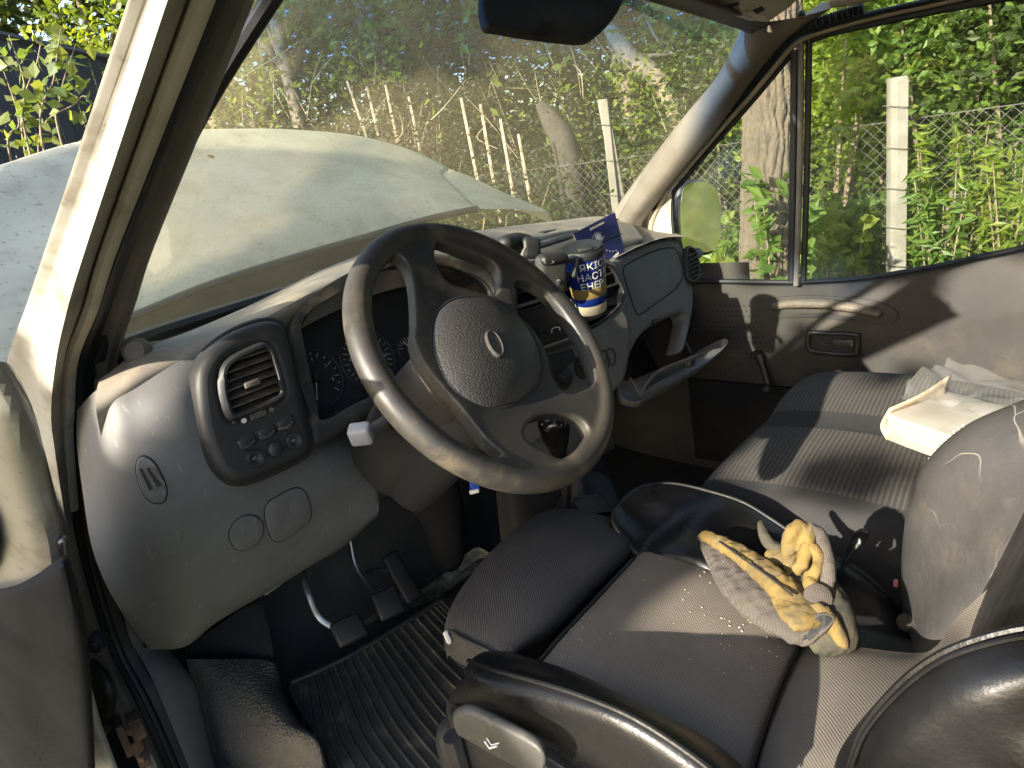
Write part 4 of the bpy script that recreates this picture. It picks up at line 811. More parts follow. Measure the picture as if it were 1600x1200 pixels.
# mouldings on top of the dash ahead of the passenger
rg = node('top_moulding', A(850, 370, Y=1.1), van)
obj('ridge', rtube([A(830, 388, Y=1.0), A(870, 375, Y=1.02), A(903, 366, Y=1.05)], [.012, .013, .008], [.007, .008, .006], n=10, seg=14), m_grey, rg)
obj('ridge', rtube([A(835, 378, Y=1.08), A(875, 367, Y=1.1), A(900, 362, Y=1.11)], [.014, .012, .008], [.008, .008, .006], n=10, seg=14), m_grey, rg)
obj('ridge', rtube([A(845, 366, Y=1.16), A(880, 360, Y=1.17), A(905, 358, Y=1.17)], [.014, .012, .008], [.007, .007, .005], n=10, seg=14), m_bezel, rg)
obj('ridge', rtube([A(745, 418, Y=1.0), A(800, 406, Y=1.0), A(846, 398, Y=1.0)], [.010, .011, .008], [.006, .006, .005], n=10, seg=14), m_dashtop, rg)
# ---- footwell
fw_ = node('footwell', (1.0, 1.3, -.9), van)
obj('firewall', surf([[(.34, 1.34, -.45), (1.1, 1.38, -.45), (1.92, 1.30, -.45)], [(.34, 1.46, -.8), (1.1, 1.46, -.8), (1.92, 1.42, -.8)], [(.34, 1.42, -.98), (1.1, 1.42, -.98), (1.92, 1.40, -.98)], [(.34, 1.2, -1.055), (1.1, 1.2, -1.055), (1.92, 1.2, -1.055)], [(.34, .6, -1.07), (1.1, .6, -1.07), (1.92, .6, -1.07)], [(.34, -.27, -1.07), (1.1, -.27, -1.07), (1.92, -.27, -1.07)]], 40, 24), m_foot, fw_)
for sx in (.37, 1.915): obj('side_lining', surf([[(sx, y, -.42) for y in (.80, 1.1, 1.5)], [(sx, y, -.8) for y in (.80, 1.1, 1.5)], [(sx, y, -1.08) for y in (.80, 1.1, 1.5)]], 6, 6), m_foot, fw_) if sx > 1 else None
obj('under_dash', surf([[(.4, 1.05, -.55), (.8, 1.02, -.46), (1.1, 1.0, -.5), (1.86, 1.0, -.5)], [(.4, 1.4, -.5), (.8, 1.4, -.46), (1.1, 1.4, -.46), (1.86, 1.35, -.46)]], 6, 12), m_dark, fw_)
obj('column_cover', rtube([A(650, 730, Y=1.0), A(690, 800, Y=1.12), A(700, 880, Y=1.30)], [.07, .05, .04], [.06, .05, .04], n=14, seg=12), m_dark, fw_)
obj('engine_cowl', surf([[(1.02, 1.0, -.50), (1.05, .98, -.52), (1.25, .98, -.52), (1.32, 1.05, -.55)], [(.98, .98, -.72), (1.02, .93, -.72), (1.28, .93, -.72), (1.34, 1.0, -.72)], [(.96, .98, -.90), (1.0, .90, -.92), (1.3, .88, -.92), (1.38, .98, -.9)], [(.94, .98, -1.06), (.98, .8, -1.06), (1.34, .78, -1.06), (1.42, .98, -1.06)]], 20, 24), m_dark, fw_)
obj('bare_floor_paint', surf([[A(x, y, Z=-1.03) for x, y in ((425, 1022), (500, 985), (590, 940), (660, 920), (700, 885), (745, 850))], [A(x, y, Z=-1.03) for x, y in ((430, 1040), (520, 1000), (605, 962), (670, 940), (715, 912), (775, 868))]], 6, 40), m_pale, fw_)
obj('dash_glimpse', plate([A(x, y, Y=1.3) for x, y in ((405, 928), (440, 902), (448, 906), (415, 930))], V3(0, -.002, 0), 0), m_white, fw_)
# wheel-arch step on the left: textured rubber and dark kick panel
obj('kick_panel', surf([[A(288, 1010, X=.44), A(330, 985, X=.5), A(380, 950, X=.55), A(410, 945, X=.58)], [A(292, 1030, X=.44), A(340, 1020, X=.5), A(390, 1005, X=.545), A(424, 1000, X=.57)], [A(300, 1060, X=.435), A(350, 1055, X=.48), A(400, 1050, X=.52), A(428, 1040, X=.555)]], 14, 14), m_doorlow, fw_)
obj('step_cover', surf([[A(292, 1030, X=.432), A(350, 1030, X=.49), A(400, 1030, X=.53), A(432, 1040, X=.55), A(436, 1070, X=.56)], [A(300, 1070, X=.425), A(360, 1070, X=.465), A(410, 1070, X=.50), A(442, 1085, X=.525), A(446, 1110, X=.545)], [A(318, 1120, X=.415), A(370, 1120, X=.44), A(430, 1120, X=.47), A(468, 1130, X=.495), A(478, 1150, X=.515)], [A(330, 1180, X=.405), A(390, 1180, X=.425), A(450, 1170, X=.45), A(496, 1160, X=.475), A(508, 1185, X=.495)], [A(340, 1250, X=.40), A(400, 1250, X=.415), A(460, 1250, X=.435), A(510, 1250, X=.455), A(520, 1260, X=.475)]], 30, 30), m_step, fw_)
# pedals
def pedal(nm, arm, pad_c, padsz, ax, rib):
    p = node(nm, pad_c, van); obj('pedal_arm', tube(arm, .007, .0045, n=8, seg=20), m_metal, p)
    pdp = obj('pedal_pad', box(pad_c, padsz, ax, .007, 3), m_rubber, p)
    obj('pad_edge', tube(np.array([pad_c+ax[0]*s*padsz[0]*.47+ax[1]*padsz[1]*.5*u+ax[2]*padsz[2]*.2 for s, u in ((-1, -.86), (0, -1.02), (1, -.86))]), .0022, n=6, seg=12), m_metal, pdp)
    for k in range(rib): obj('pad_rib', box(pad_c+ax[2]*padsz[2]*.5+ax[1]*padsz[1]*(.36-.72*k/max(rib-1, 1)), (padsz[0]*.8, .004, .003), ax, .001, 1), m_black, pdp)
PAXS = axes(V3(1, .05, 0), V3(0, -.6, -.8))
c1 = A(545, 984, Y=1.13); pedal('clutch_pedal', [A(471, 890, Y=1.24), A(483, 930, Y=1.2), A(500, 966, Y=1.18), c1+V3(-.01, .012, .0)], c1, (.062, .052, .016), axes(V3(.95, -.3, 0), V3(-.1, -.75, -.6)), 4)
c2_ = A(606, 942, Y=1.16); pedal('brake_pedal', [A(546, 845, Y=1.28), A(555, 885, Y=1.26), A(575, 915, Y=1.22), c2_+V3(-.005, .012, .005)], c2_, (.058, .062, .016), axes(V3(.95, -.3, 0), V3(-.1, -.6, -.75)), 5)
c3 = A(628, 902, Y=1.24); pedal('accelerator_pedal', [A(570, 895, Y=1.3), A(590, 890, Y=1.3), A(606, 893, Y=1.28)], c3, (.042, .125, .014), axes(V3(.95, -.25, .1), V3(-.12, -.5, -.8)), 12)
# gear lever rising through the wheel
gl_ = node('gear_lever', A(870, 700, Y=.80), van)
g0 = A(868, 660, Y=.78)
obj('gear_shaft', tube([A(872, 690, Y=.79), A(880, 720, Y=.80), A(885, 790, Y=.82), A(880, 850, Y=.86)], [.012, .01, .009, .012], n=12, seg=14), m_black, gl_)
obj('gear_knob', rtube([A(865, 662, Y=.775), A(868, 680, Y=.785), A(873, 705, Y=.795)], [.029, .026, .015], [.026, .024, .015], n=18, seg=14), M('gloss_knob', (.01, .01, .01), rough=.15), gl_)
obj('gear_boot', lathe([(.0, .12), (.014, .12), (.02, .1), (.03, .085), (.036, .07), (.05, .055), (.055, .04), (.075, .02), (.09, -.01)], A(905, 765, Y=.84)+V3(0, 0, -.08), V3(0, 0, 1), 20), m_rubber, gl_)
obj('console_tray', surf([[A(800, 690, Y=.95), A(880, 640, Y=.95), A(940, 620, Y=.95)], [A(812, 712, Y=.92), A(890, 690, Y=.91), A(950, 650, Y=.92)], [A(830, 760, Y=.95), A(900, 735, Y=.95), A(960, 700, Y=.95)]], 12, 12), m_grey, cc)
obj('torn_boot_cloth', surf([[A(890, 760, Y=.88), A(920, 735, Y=.9), A(950, 745, Y=.9)], [A(900, 790, Y=.80), A(930, 765, Y=.82), A(962, 770, Y=.84)], [A(915, 805, Y=.76), A(945, 800, Y=.76), A(968, 800, Y=.8)]], 14, 14), m_step, gl_)
# interior floor console strip and pale sill between the driver's footwell and the engine box
obj('box_flange', surf([[A(690, 900, Z=-1.0), A(720, 872, Z=-.98), A(745, 856, Z=-.96), A(770, 866, Z=-.96)], [A(702, 908, Z=-1.02), A(732, 884, Z=-1.0), A(752, 872, Z=-.99), A(768, 876, Z=-.99)]], 6, 24), m_pale, fw_)
# ================================================================ driver's seat
ds = node('driver_seat', (.68, .35, -.85), van)
def soft(rows, nu=40, nv=40, puff=0.): return surf(rows, nu, nv)
# thigh roll at the front
CZ = -.64
ext = [[A(694, 988, Z=-.70), A(716, 940, Z=-.70), A(770, 872, Z=-.70), A(830, 822, Z=-.70), A(876, 806, Z=-.69)],
       [A(696, 978, Z=-.655), A(718, 925, Z=-.645), A(772, 858, Z=-.64), A(832, 808, Z=-.64), A(880, 796, Z=-.655)],
       [A(706, 984, Z=-.635), A(748, 925, Z=-.615), A(808, 862, Z=-.61), A(870, 815, Z=-.615), A(915, 799, Z=-.635)],
       [A(742, 1004, Z=-.625), A(800, 940, Z=-.602), A(862, 880, Z=-.598), A(922, 836, Z=-.605), A(958, 812, Z=-.63)],
       [A(790, 1026, Z=-.63), A(850, 968, Z=-.608), A(910, 906, Z=-.605), A(962, 858, Z=-.61), A(988, 838, Z=-.635)],
       [A(806, 1034, Z=-.655), A(868, 985, Z=-.64), A(925, 925, Z=-.64), A(976, 876, Z=-.645), A(994, 862, Z=-.66)],
       [A(806, 1042, Z=-.70), A(866, 996, Z=-.70), A(925, 935, Z=-.70), A(976, 886, Z=-.70), A(994, 872, Z=-.70)]]
ext = [[r[0]+V3(-.004, .002, -.05)]+r+[r[-1]+V3(.008, -.004, -.05)] for r in ext]
xe = obj('thigh_cushion', surf(ext, 44, 44), m_fabric2, ds)
obj('seam_tuft', rtube([A(697, 990, Z=-.64), A(702, 1002, Z=-.645)], .004, n=6, seg=4), m_print, xe)
obj('side_piping', tube([A(702, 985, Z=-.632), A(740, 1005, Z=-.622), A(775, 1022, Z=-.626), A(800, 1034, Z=-.64)], .0025, n=6, seg=20), m_black, xe)
# main cushion
mc = [[A(836, 1046, Z=-.68), A(880, 1000, Z=-.68), A(935, 940, Z=-.68), A(985, 888, Z=-.68), A(1000, 868, Z=-.69), A(1030, 850, Z=-.69)],
      [A(846, 1036, Z=-.645), A(886, 990, Z=-.632), A(942, 930, Z=-.63), A(992, 876, Z=-.635), A(1012, 858, Z=-.64), A(1042, 846, Z=-.65)],
      [A(880, 1052, Z=-.638), A(930, 1000, Z=-.622), A(990, 942, Z=-.618), A(1040, 898, Z=-.622), A(1068, 874, Z=-.63), A(1088, 862, Z=-.645)],
      [A(950, 1090, Z=-.64), A(1010, 1030, Z=-.625), A(1075, 970, Z=-.62), A(1120, 932, Z=-.625), A(1146, 910, Z=-.635), A(1160, 895, Z=-.65)],
      [A(1050, 1146, Z=-.645), A(1105, 1080, Z=-.632), A(1160, 1016, Z=-.628), A(1200, 980, Z=-.632), A(1222, 960, Z=-.64), A(1240, 945, Z=-.655)],
      [A(1150, 1200, Z=-.645), A(1178, 1130, Z=-.64), A(1212, 1058, Z=-.64), A(1238, 1012, Z=-.642), A(1252, 990, Z=-.65), A(1275, 970, Z=-.66)],
      [A(1170, 1230, Z=-.66), A(1190, 1160, Z=-.66), A(1222, 1070, Z=-.66), A(1248, 1010, Z=-.665), A(1262, 985, Z=-.675), A(1285, 965, Z=-.68)]]
mcv = surf(mc, 50, 50); obj('seat_cushion', mcv, m_fabric, ds); CBV = bvh(mcv)
obj('front_piping', tube([p+V3(0, .003, .002) for p in [A(846, 1036, Z=-.645), A(886, 990, Z=-.634), A(942, 930, Z=-.632), A(992, 876, Z=-.638)]], .003, n=8, seg=24), m_black, ds)
# lower backrest fabric that rolls up from the fold
lb = [[A(1172, 1240, Z=-.67), A(1192, 1160, Z=-.67), A(1222, 1072, Z=-.672), A(1250, 1012, Z=-.675), A(1262, 990, Z=-.69)],
      [A(1182, 1240, Z=-.64), A(1206, 1160, Z=-.638), A(1240, 1080, Z=-.638), A(1270, 1020, Z=-.645), A(1290, 1000, Z=-.66)],
      [A(1230, 1250, Z=-.60), A(1256, 1160, Z=-.60), A(1292, 1085, Z=-.605), A(1325, 1030, Z=-.62), A(1350, 1012, Z=-.635)],
      [A(1300, 1250, Z=-.55), A(1320, 1160, Z=-.56), A(1355, 1092, Z=-.575), A(1395, 1040, Z=-.60), A(1428, 1020, Z=-.62)],
      [A(1380, 1250, Z=-.49), A(1400, 1160, Z=-.50), A(1425, 1095, Z=-.52), A(1455, 1040, Z=-.55), A(1462, 1010, Z=-.575)],
      [A(1480, 1250, X=.52), A(1500, 1150, X=.60), A(1510, 1060, X=.68), A(1520, 990, X=.75), A(1500, 960, X=.80)],
      [A(1640, 1230, X=.52), A(1640, 1080, X=.60), A(1640, 1000, X=.68), A(1640, 920, X=.75), A(1600, 870, X=.81)]]
obj('backrest_fabric', surf(lb, 50, 40), m_fabric3, ds)
# right backrest bolster (leather)
rb = [[A(1434, 1022, X=.86), A(1416, 960, X=.93), A(1424, 940, X=.99)],
      ]
RB = [[(1440, 1030, .845), (1424, 1000, .90), (1412, 968, .955), (1420, 950, 1.0), (1440, 950, 1.04)],
      [(1475, 985, .84), (1440, 940, .90), (1409, 905, .955), (1418, 880, 1.0), (1450, 880, 1.04)],
      [(1520, 930, .84), (1465, 875, .90), (1416, 828, .955), (1425, 800, 1.0), (1460, 800, 1.04)],
      [(1562, 880, .84), (1500, 815, .90), (1440, 750, .955), (1452, 722, 1.0), (1490, 725, 1.04)],
      [(1610, 838, .84), (1556, 760, .90), (1500, 692, .955), (1510, 664, 1.0), (1550, 665, 1.04)],
      [(1680, 800, .84), (1640, 720, .90), (1600, 640, .955), (1606, 622, 1.0), (1650, 625, 1.04)],
      [(1760, 780, .84), (1730, 690, .90), (1700, 600, .955), (1706, 580, 1.0), (1750, 590, 1.04)]]
RBp = np.array([[A(x, y, X=X) for x, y, X in r] for r in RB])
RBp = np.concatenate([RBp[:, :1]+V3(-.01, -.06, -.02), RBp, RBp[:, -1:]+V3(.02, -.12, 0)], 1)
rbs = obj('backrest_bolster', surf(RBp, 50, 40), m_leather2, ds)
obj('bolster_stitch', join(*[box(p+V3(.001, .002, 0), (.0045, .0016, .0016), axes(V3(0, .3, 1), V3(1, 0, 0)), .0004, 1) for p in cr(RBp[:, 4], 60)[6:40]]), m_print, rbs, kind='stuff')
obj('belt_tag', box(A(1400, 911, X=.96), (.006, .006, .010), None, .001), M('faded_red_tag', (.3, .12, .1), rough=.6), ds)
# right cushion bolster (leather, shiny, torn)
CB = [[(952, 812), (962, 790), (980, 770), (1010, 760)], [(968, 830), (985, 800), (1020, 772), (1052, 757)], [(1000, 866), (1030, 828), (1068, 790), (1104, 768)], [(1036, 862), (1078, 826), (1120, 796), (1160, 786)],
      [(1098, 876), (1130, 846), (1170, 818), (1204, 812)], [(1170, 926), (1200, 886), (1236, 858), (1262, 850)], [(1240, 972), (1280, 926), (1316, 894), (1342, 892)], [(1300, 1002), (1340, 968), (1378, 934), (1402, 944)], [(1380, 1030), (1402, 1004), (1424, 980), (1434, 986)], [(1440, 1045), (1450, 1025), (1460, 1000), (1470, 1000)]]
CX = [(.86, .90, .93, .955), (.85, .90, .94, .97), (.84, .90, .945, .98), (.84, .90, .945, .98), (.84, .90, .945, .98), (.84, .90, .945, .98), (.845, .90, .945, .98), (.85, .90, .945, .98), (.86, .90, .94, .975), (.87, .9, .94, .97)]
CBp = np.array([[A(*p, X=x) for p, x in zip(r, xs)] for r, xs in zip(CB, CX)])
CBp = np.concatenate([CBp[:, :1]+V3(-.01, 0, -.05), CBp, CBp[:, -1:]+V3(.012, 0, -.03), CBp[:, -1:]+V3(.012, 0, -.2)], 1)
CBp = np.concatenate([CBp[:1]+V3(0, .02, -.08), CBp], 0)
cbr = obj('cushion_bolster', surf(CBp, 60, 40), m_leather, ds)
obj('bolster_piping', tube(cr(CBp[1:9, 4]+V3(0, 0, .002), 40), .0028, n=8), m_black, cbr)
obj('torn_flap', surf([[A(1330, 838, X=.985), A(1345, 826, X=.99), A(1360, 832, X=.99)], [A(1328, 850, X=.985), A(1340, 845, X=.985), A(1352, 846, X=.985)], [A(1300, 915, X=.96), A(1322, 880, X=.97), A(1334, 858, X=.98)]], 10, 10), m_leather, cbr, solid=.003)
obj('torn_hole', plate(cr([A(x, y, X=.915) for x, y in ((1402, 968), (1412, 958), (1424, 962), (1430, 980), (1420, 988), (1408, 982))], 20, True), V3(-.002, .001, .001), 0), m_dark, cbr)
# left cushion bolster in the foreground, with its stitched seam
LBp_ = [[(700, 1102, .42), (722, 1060, .41), (735, 1032, .43), (760, 1018, .47), (800, 1022, .52)],
        [(742, 1114, .40), (756, 1076, .395), (772, 1046, .415), (806, 1024, .46), (852, 1040, .53)],
        [(806, 1150, .395), (822, 1106, .388), (845, 1066, .405), (885, 1046, .455), (925, 1070, .53)],
        [(868, 1190, .395), (890, 1130, .385), (920, 1090, .40), (960, 1080, .455), (1010, 1116, .53)],
        [(935, 1235, .395), (960, 1170, .385), (995, 1122, .40), (1035, 1116, .455), (1080, 1155, .53)],
        [(1010, 1290, .395), (1040, 1225, .385), (1078, 1175, .40), (1116, 1160, .455), (1150, 1205, .53)],
        [(1100, 1340, .395), (1130, 1290, .385), (1160, 1240, .40), (1185, 1220, .455), (1210, 1260, .53)]]
LQ = np.array([[A(x, y, X=X+.032) for x, y, X in r] for r in LBp_])
LQ = np.concatenate([LQ[:, :1]+V3(.012, 0, -.05), LQ, LQ[:, -1:]+V3(.012, 0, -.03)], 1)
LQ = np.concatenate([LQ[:1]+V3(.012, .025, -.05), LQ], 0)
lbs = obj('cushion_bolster', surf(LQ, 60, 44), m_leather, ds)
obj('bolster_piping', join(tube(cr(LQ[1:, 3], 44)+V3(-.003, 0, .002), .0028, n=8), tube(cr(LQ[1:, 3], 44)+V3(-.006, 0, -.009), .002, n=8)), m_leather, lbs)
# left backrest bolster, largest thing in the corner
FB = [[(1300, 1240, .47), (1318, 1215, .43), (1330, 1195, .41), (1360, 1230, .385), (1420, 1300, .38)],
      [(1318, 1180, .475), (1335, 1150, .44), (1352, 1135, .412), (1392, 1175, .385), (1460, 1240, .38)],
      [(1368, 1115, .48), (1388, 1082, .445), (1405, 1070, .415), (1450, 1120, .388), (1520, 1190, .383)],
      [(1430, 1060, .485), (1450, 1030, .45), (1468, 1022, .42), (1510, 1080, .39), (1575, 1160, .385)],
      [(1500, 1020, .49), (1525, 998, .455), (1545, 992, .425), (1580, 1060, .395), (1640, 1150, .39)],
      [(1590, 1000, .495), (1610, 980, .46), (1630, 975, .43), (1660, 1050, .40), (1710, 1150, .395)],
      [(1700, 990, .50), (1720, 970, .465), (1740, 965, .435), (1770, 1040, .405), (1810, 1150, .40)]]
FQ = np.array([[A(x, y, X=X+.025) for x, y, X in r] for r in FB])
FQ = np.concatenate([FQ[:, :1]+V3(.03, -.05, -.02), FQ, np.array([[A(r[-1][0]+110, r[-1][1]+120, X=.402), A(r[-1][0]+260, r[-1][1]+260, X=.41)] for r in FB])], 1)
fbs = obj('backrest_bolster', surf(FQ, 50, 44), m_leather, ds)
obj('bolster_piping', join(tube(cr(FQ[:, 3], 44)+V3(-.003, 0, .001), .003, n=8), tube(cr(FQ[:, 3]*.72+FQ[:, 4]*.28, 44)+V3(-.003, .003, .003), .0018, n=6)), m_leather, fbs)
obj('seat_back_core', box((.69, -.02, -.42), (.5, .14, .62), np.array([V3(1, 0, 0), unit(V3(0, .95, .3)), unit(V3(0, -.3, .95))]), .04, 3), m_leather, ds)
obj('seat_base', box((.68, .40, -.80), (.46, .52, .20), None, .03, 3), m_black, ds)
obj('seat_box', box((.68, .36, -.98), (.42, .46, .18), None, .02), m_dark, ds)
# side valance with height lever
va = [[(698, 1096, .435), (735, 1112, .405), (800, 1148, .395), (870, 1192, .395), (960, 1250, .395)], [(700, 1120, .425), (712, 1130, .392), (790, 1172, .384), (860, 1218, .384), (950, 1280, .384)], [(716, 1180, .42), (730, 1205, .390), (800, 1260, .384), (870, 1300, .384), (950, 1340, .384)]]
obj('seat_valance', surf([[A(x, y, X=X+.018) for x, y, X in r] for r in va], 20, 30), m_black, ds)
lv_ = obj('height_lever', plate(cr([A(x, y, X=.376) for x, y in ((706, 1126), (712, 1116), (732, 1112), (760, 1124), (800, 1144), (838, 1166), (852, 1186), (850, 1204), (840, 1216), (800, 1200), (740, 1165), (714, 1150))], 50, True), V3(.012, .006, 0), .005, 3), M('worn_lever_plastic', (.06, .058, .052), (.04, .039, .035), 30, rough=.55, dust=[((.14, .13, .105), .5, .7, 60, .5)]), ds)
obj('lever_mark', tube([A(757, 1158, X=.3745), A(765, 1169, X=.3745), A(776, 1166, X=.3745)], .0012, n=6, seg=3), m_print, lv_)
obj('lever_mark', tube([A(760, 1153, X=.3745), A(768, 1164, X=.3745), A(780, 1161, X=.3745)], .0008, n=6, seg=3), m_print, lv_)
obj('seat_rail', tube([A(708, 1150, X=.40), A(722, 1200, X=.40), A(735, 1260, X=.40)], .012, n=8, seg=10), m_black, ds)
# ================================================================ passenger bench
bs = node('passenger_bench', (1.4, .4, -.85), van)
def bz(x, y): return -.625+.022*math.sin(math.pi*min(max((y-.1)/.5, 0), 1))
def brow(y, dz=0.): return y
ys = [(.572, -.76), (.578, -.70), (.572, -.655), (.545, -.632), (.46, -.622), (.36, -.62), (.26, -.626), (.16, -.64), (.05, -.66)]
def bsec(x, lift=0.): return [V3(x, y+ (0.01 if x > 1.5 else 0), z+lift) for y, z in ys]
def bpart(nm, xs, mat, lifts): obj(nm, surf([bsec(x, l) for x, l in zip(xs, lifts)], 16, 44), mat, bs)
bpart('near_border', [1.045, 1.05, 1.065, 1.10], m_benchp, [-.12, -.05, -.012, -.002])
bpart('ribbed_panel', [1.10, 1.15, 1.25, 1.34], m_bench, [-.002, .003, .004, .0])
bpart('plain_band', [1.338, 1.36, 1.40, 1.428], m_benchp, [.0, -.002, -.002, .0])
bpart('ribbed_panel', [1.426, 1.52, 1.62, 1.70, 1.74], m_bench, [.0, .004, .002, -.012, -.03])
bpart('far_border', [1.738, 1.78, 1.83, 1.85], m_benchp, [-.03, -.06, -.11, -.16])
obj('near_face', surf([[V3(1.046, y, z-.11) for y, z in ys], [V3(1.04, y, -.84) for y, z in ys], [V3(1.05, y, -1.05) for y, z in ys]], 8, 30), m_benchp, bs)
obj('front_valance', surf([[V3(x, .574, -.74) for x in (1.046, 1.4, 1.84)], [V3(x, .56, -.9) for x in (1.046, 1.4, 1.84)], [V3(x, .55, -1.06) for x in (1.046, 1.4, 1.84)]], 8, 10), m_foot, bs)
obj('bench_back', box((1.46, -.03, -.36), (.80, .13, .74), np.array([V3(1, 0, 0), unit(V3(0, .97, .24)), unit(V3(0, -.24, .97))]), .05, 4), m_benchp, bs)
# ================================================================ rubber mat on the driver's floor
FMo = A(575, 1065, Z=-.985); m_n = unit(V3(-.1, -.28, .95))
def onm(x, y, h=0): return AP(x, y, FMo+m_n*h, m_n)
fm = thing('floor_mat', onm(580, 1100), 'black ribbed rubber mat lying in the dusty driver footwell', 'floor mat')
mo_ = [(452, 1066), (500, 1046), (560, 1016), (640, 968), (690, 935), (722, 946), (800, 1010), (800, 1300), (520, 1300), (508, 1180), (480, 1130), (462, 1100)]
obj('mat_sheet', plate([onm(*p) for p in cr(mo_, 60, True)], -m_n*.008, .002), m_mat, fm)
tl_ = np.array([(470, 1068), (500, 1052), (535, 1035), (570, 1016), (604, 996), (640, 974), (672, 952), (690, 940)], float); top = cr(tl_, 22)
br_ = np.array([(535, 1290), (610, 1280), (680, 1270), (740, 1250), (800, 1225), (850, 1190), (880, 1150), (880, 1120)], float); bot = cr(br_, 22)
for k in range(22):
    a, b = top[k], bot[k]; bend = np.array([-(22-k)*.9, (22-k)*.35])
    mid = (a+b)/2+bend*(1 if k < 14 else .3)
    obj('rib', tube([onm(*a, .001), onm(*((a*.75+b*.25)+bend*.6), .001), onm(*mid, .001), onm(*b, .001)], .0032, .0038, n=6, seg=12), m_mat, fm)
obj('mat_edge', tube([onm(455, 1066, .002), onm(500, 1047, .002), onm(560, 1017, .002), onm(640, 969, .002), onm(688, 938, .002)], .006, n=8, seg=24), m_rubber, fm)

# crumbs and grit scattered over the driver's cushion
_rc = np.random.default_rng(21); cb_ = []
for k in range(150):
    px, py = (1150+_rc.normal()*70, 960+_rc.normal()*55) if k < 90 else (880+_rc.normal()*25, 985+_rc.normal()*22)
    q = hit(CBV, px, py, .0006)
    if q is not None: s_ = .0004+.0008*_rc.random(); cb_.append(box(q, (s_*2.2, s_*1.4, s_), axes(_rc.normal(size=3), V3(0, 0, 1)), 0))
tag(obj('seat_crumbs', join(*cb_), M('pale_crumb', (.4, .33, .23), rough=.9), None, smooth=False), 'pale crumbs and grit scattered over the driver seat cushion', 'crumbs', kind='stuff')
# ================================================================ loose things in the cab
# ---- paper cup in a clip
cup = thing('paper_cup', A(926, 488, Y=.845), 'blue printed paper coffee cup with black lid clipped to the centre air vent', 'cup')
cb0, cb1 = A(925, 484, Y=.845), A(910, 393, Y=.835); cax = unit(cb1-cb0); hC = np.linalg.norm(cb1-cb0)
R0, R1 = .0305, .043
cx_ = unit(np.cross(cax, V3(-.76, -.65, 0))); cx_ = cx_ if cx_@CR_ > 0 else -cx_; cy_ = np.cross(cax, cx_)
def cring(t): return R0+(R1-R0)*t
m_blue = M('blue_cup_print', (.012, .03, .22), rough=.3); m_cream = M('cream_card', (.62, .54, .38), rough=.6); m_gold = M('gold_band', (.24, .17, .06), rough=.5)
for nm, t0, t1, mt in (('cup_base', 0, .16, m_cream), ('blue_stripe', .16, .30, m_blue), ('gold_band', .30, .47, m_gold), ('cup_wall', .47, 1.0, m_blue)):
    obj(nm, lathe([(cring(t0)-.0004, t0*hC), (cring(t0), t0*hC+.0004), (cring(t1), t1*hC-.0002), (cring(t1)-.0006, t1*hC)], cb0, cax, 40), mt, cup)
obj('cup_floor', lathe([(0, .003), (R0-.0005, .003)], cb0, cax, 40), m_cream, cup)
ld = obj('cup_lid', lathe([(0, hC+.006), (.02, hC+.006), (.031, hC+.0075), (.036, hC+.010), (.0395, hC+.0105), (.041, hC+.006), (.0445, hC+.004), (.0452, hC-.001), (.0445, hC-.005), (.043, hC-.006)], cb0, cax, 44), m_black, cup)
obj('sip_tab', box(cb0+cax*(hC+.013)+cx_*.004-cy_*.026, (.03, .016, .010), np.array([cx_, cy_, cax]), .004, 3), m_black, ld)
m_txt = M('white_lettering', (.7, .68, .58), rough=.5)
fa = unit(-(cb0+cb1)/2); fa = unit(fa-cax*(fa@cax)); fx = np.cross(cax, fa); fx = fx if fx@CR_ > 0 else -fx
def cwrap(t, dx):
    def f(V):
        th = V[:, 0]/.038+dx; h = V[:, 1]+t*hC; r = R0+(R1-R0)*h/hC+.0004+np.clip(V[:, 2], 0, 1)
        return cb0+cax*h[:, None]+(r*np.cos(th))[:, None]*fa+(r*np.sin(th))[:, None]*fx
    return f
for s, t in (('ЯКІСТЬ', .845), ('НАСТРІЙ', .675), ('ЕНЕРГІЯ', .515)):
    text(s, None, V3(1, 0, 0), V3(0, 1, 0), .0205, m_txt, cup, 'lettering', .0004, cwrap(t, .72))
obj('gold_band', lathe([(cring(.30)+.0012, .30*hC), (cring(.30)+.0014, .305*hC), (cring(.47)+.0014, .465*hC), (cring(.47)+.0012, .47*hC)], cb0, cax, 40), m_gold, cup)
# ---- cup clip, phone cradle beside it
ph = thing('phone_holder', A(865, 470, Y=.86), 'dark grey phone cradle with two small feet clipped beside the coffee cup', 'phone holder')
p0 = A(861, 428, Y=.845); pax = axes(V3(.9, -.35, -.1), V3(.1, -.2, 1))
obj('back_shell', box(p0, (.066, .078, .030), pax, .013, 4), M('grey_mesh_cradle', (.06, .06, .055), (.08, .075, .068), 12, rough=.65, weave=.003), ph)
obj('top_pad', box(p0+pax[1]*.030+pax[2]*(.004 if pax[2]@p0 < 0 else -.004), (.060, .022, .030), pax, .010, 3), m_black, ph)
obj('ring_button', tube(cr(np.array([A(x, y, Y=.822) for x, y in ((852, 404), (860, 404), (865, 408), (862, 412), (854, 412), (851, 408))]), 24, True), .0013, n=6, closed=True), m_trim2, ph)
for x, y in ((853, 437), (873, 440)): obj('foot', rtube([A(x, y, Y=.83), A(x-3, y+8, Y=.815), A(x-5, y+13, Y=.815)], .0042, n=8, seg=8), m_strip, ph)
obj('grip_arm', join(rtube([A(884, 430, Y=.83), A(893, 428, Y=.825), A(899, 420, Y=.82), A(903, 404, Y=.815)], [.006, .006, .0055, .004], n=8, seg=14), rtube([A(899, 420, Y=.82), A(897, 430, Y=.82)], .006, n=8, seg=6)), m_black, ph)
obj('vent_clip', rtube([p0-pax[2]*(.012 if pax[2]@p0 < 0 else -.012)*1.0, A(868, 450, Y=.93)], .012, n=10, seg=8), m_black, ph)
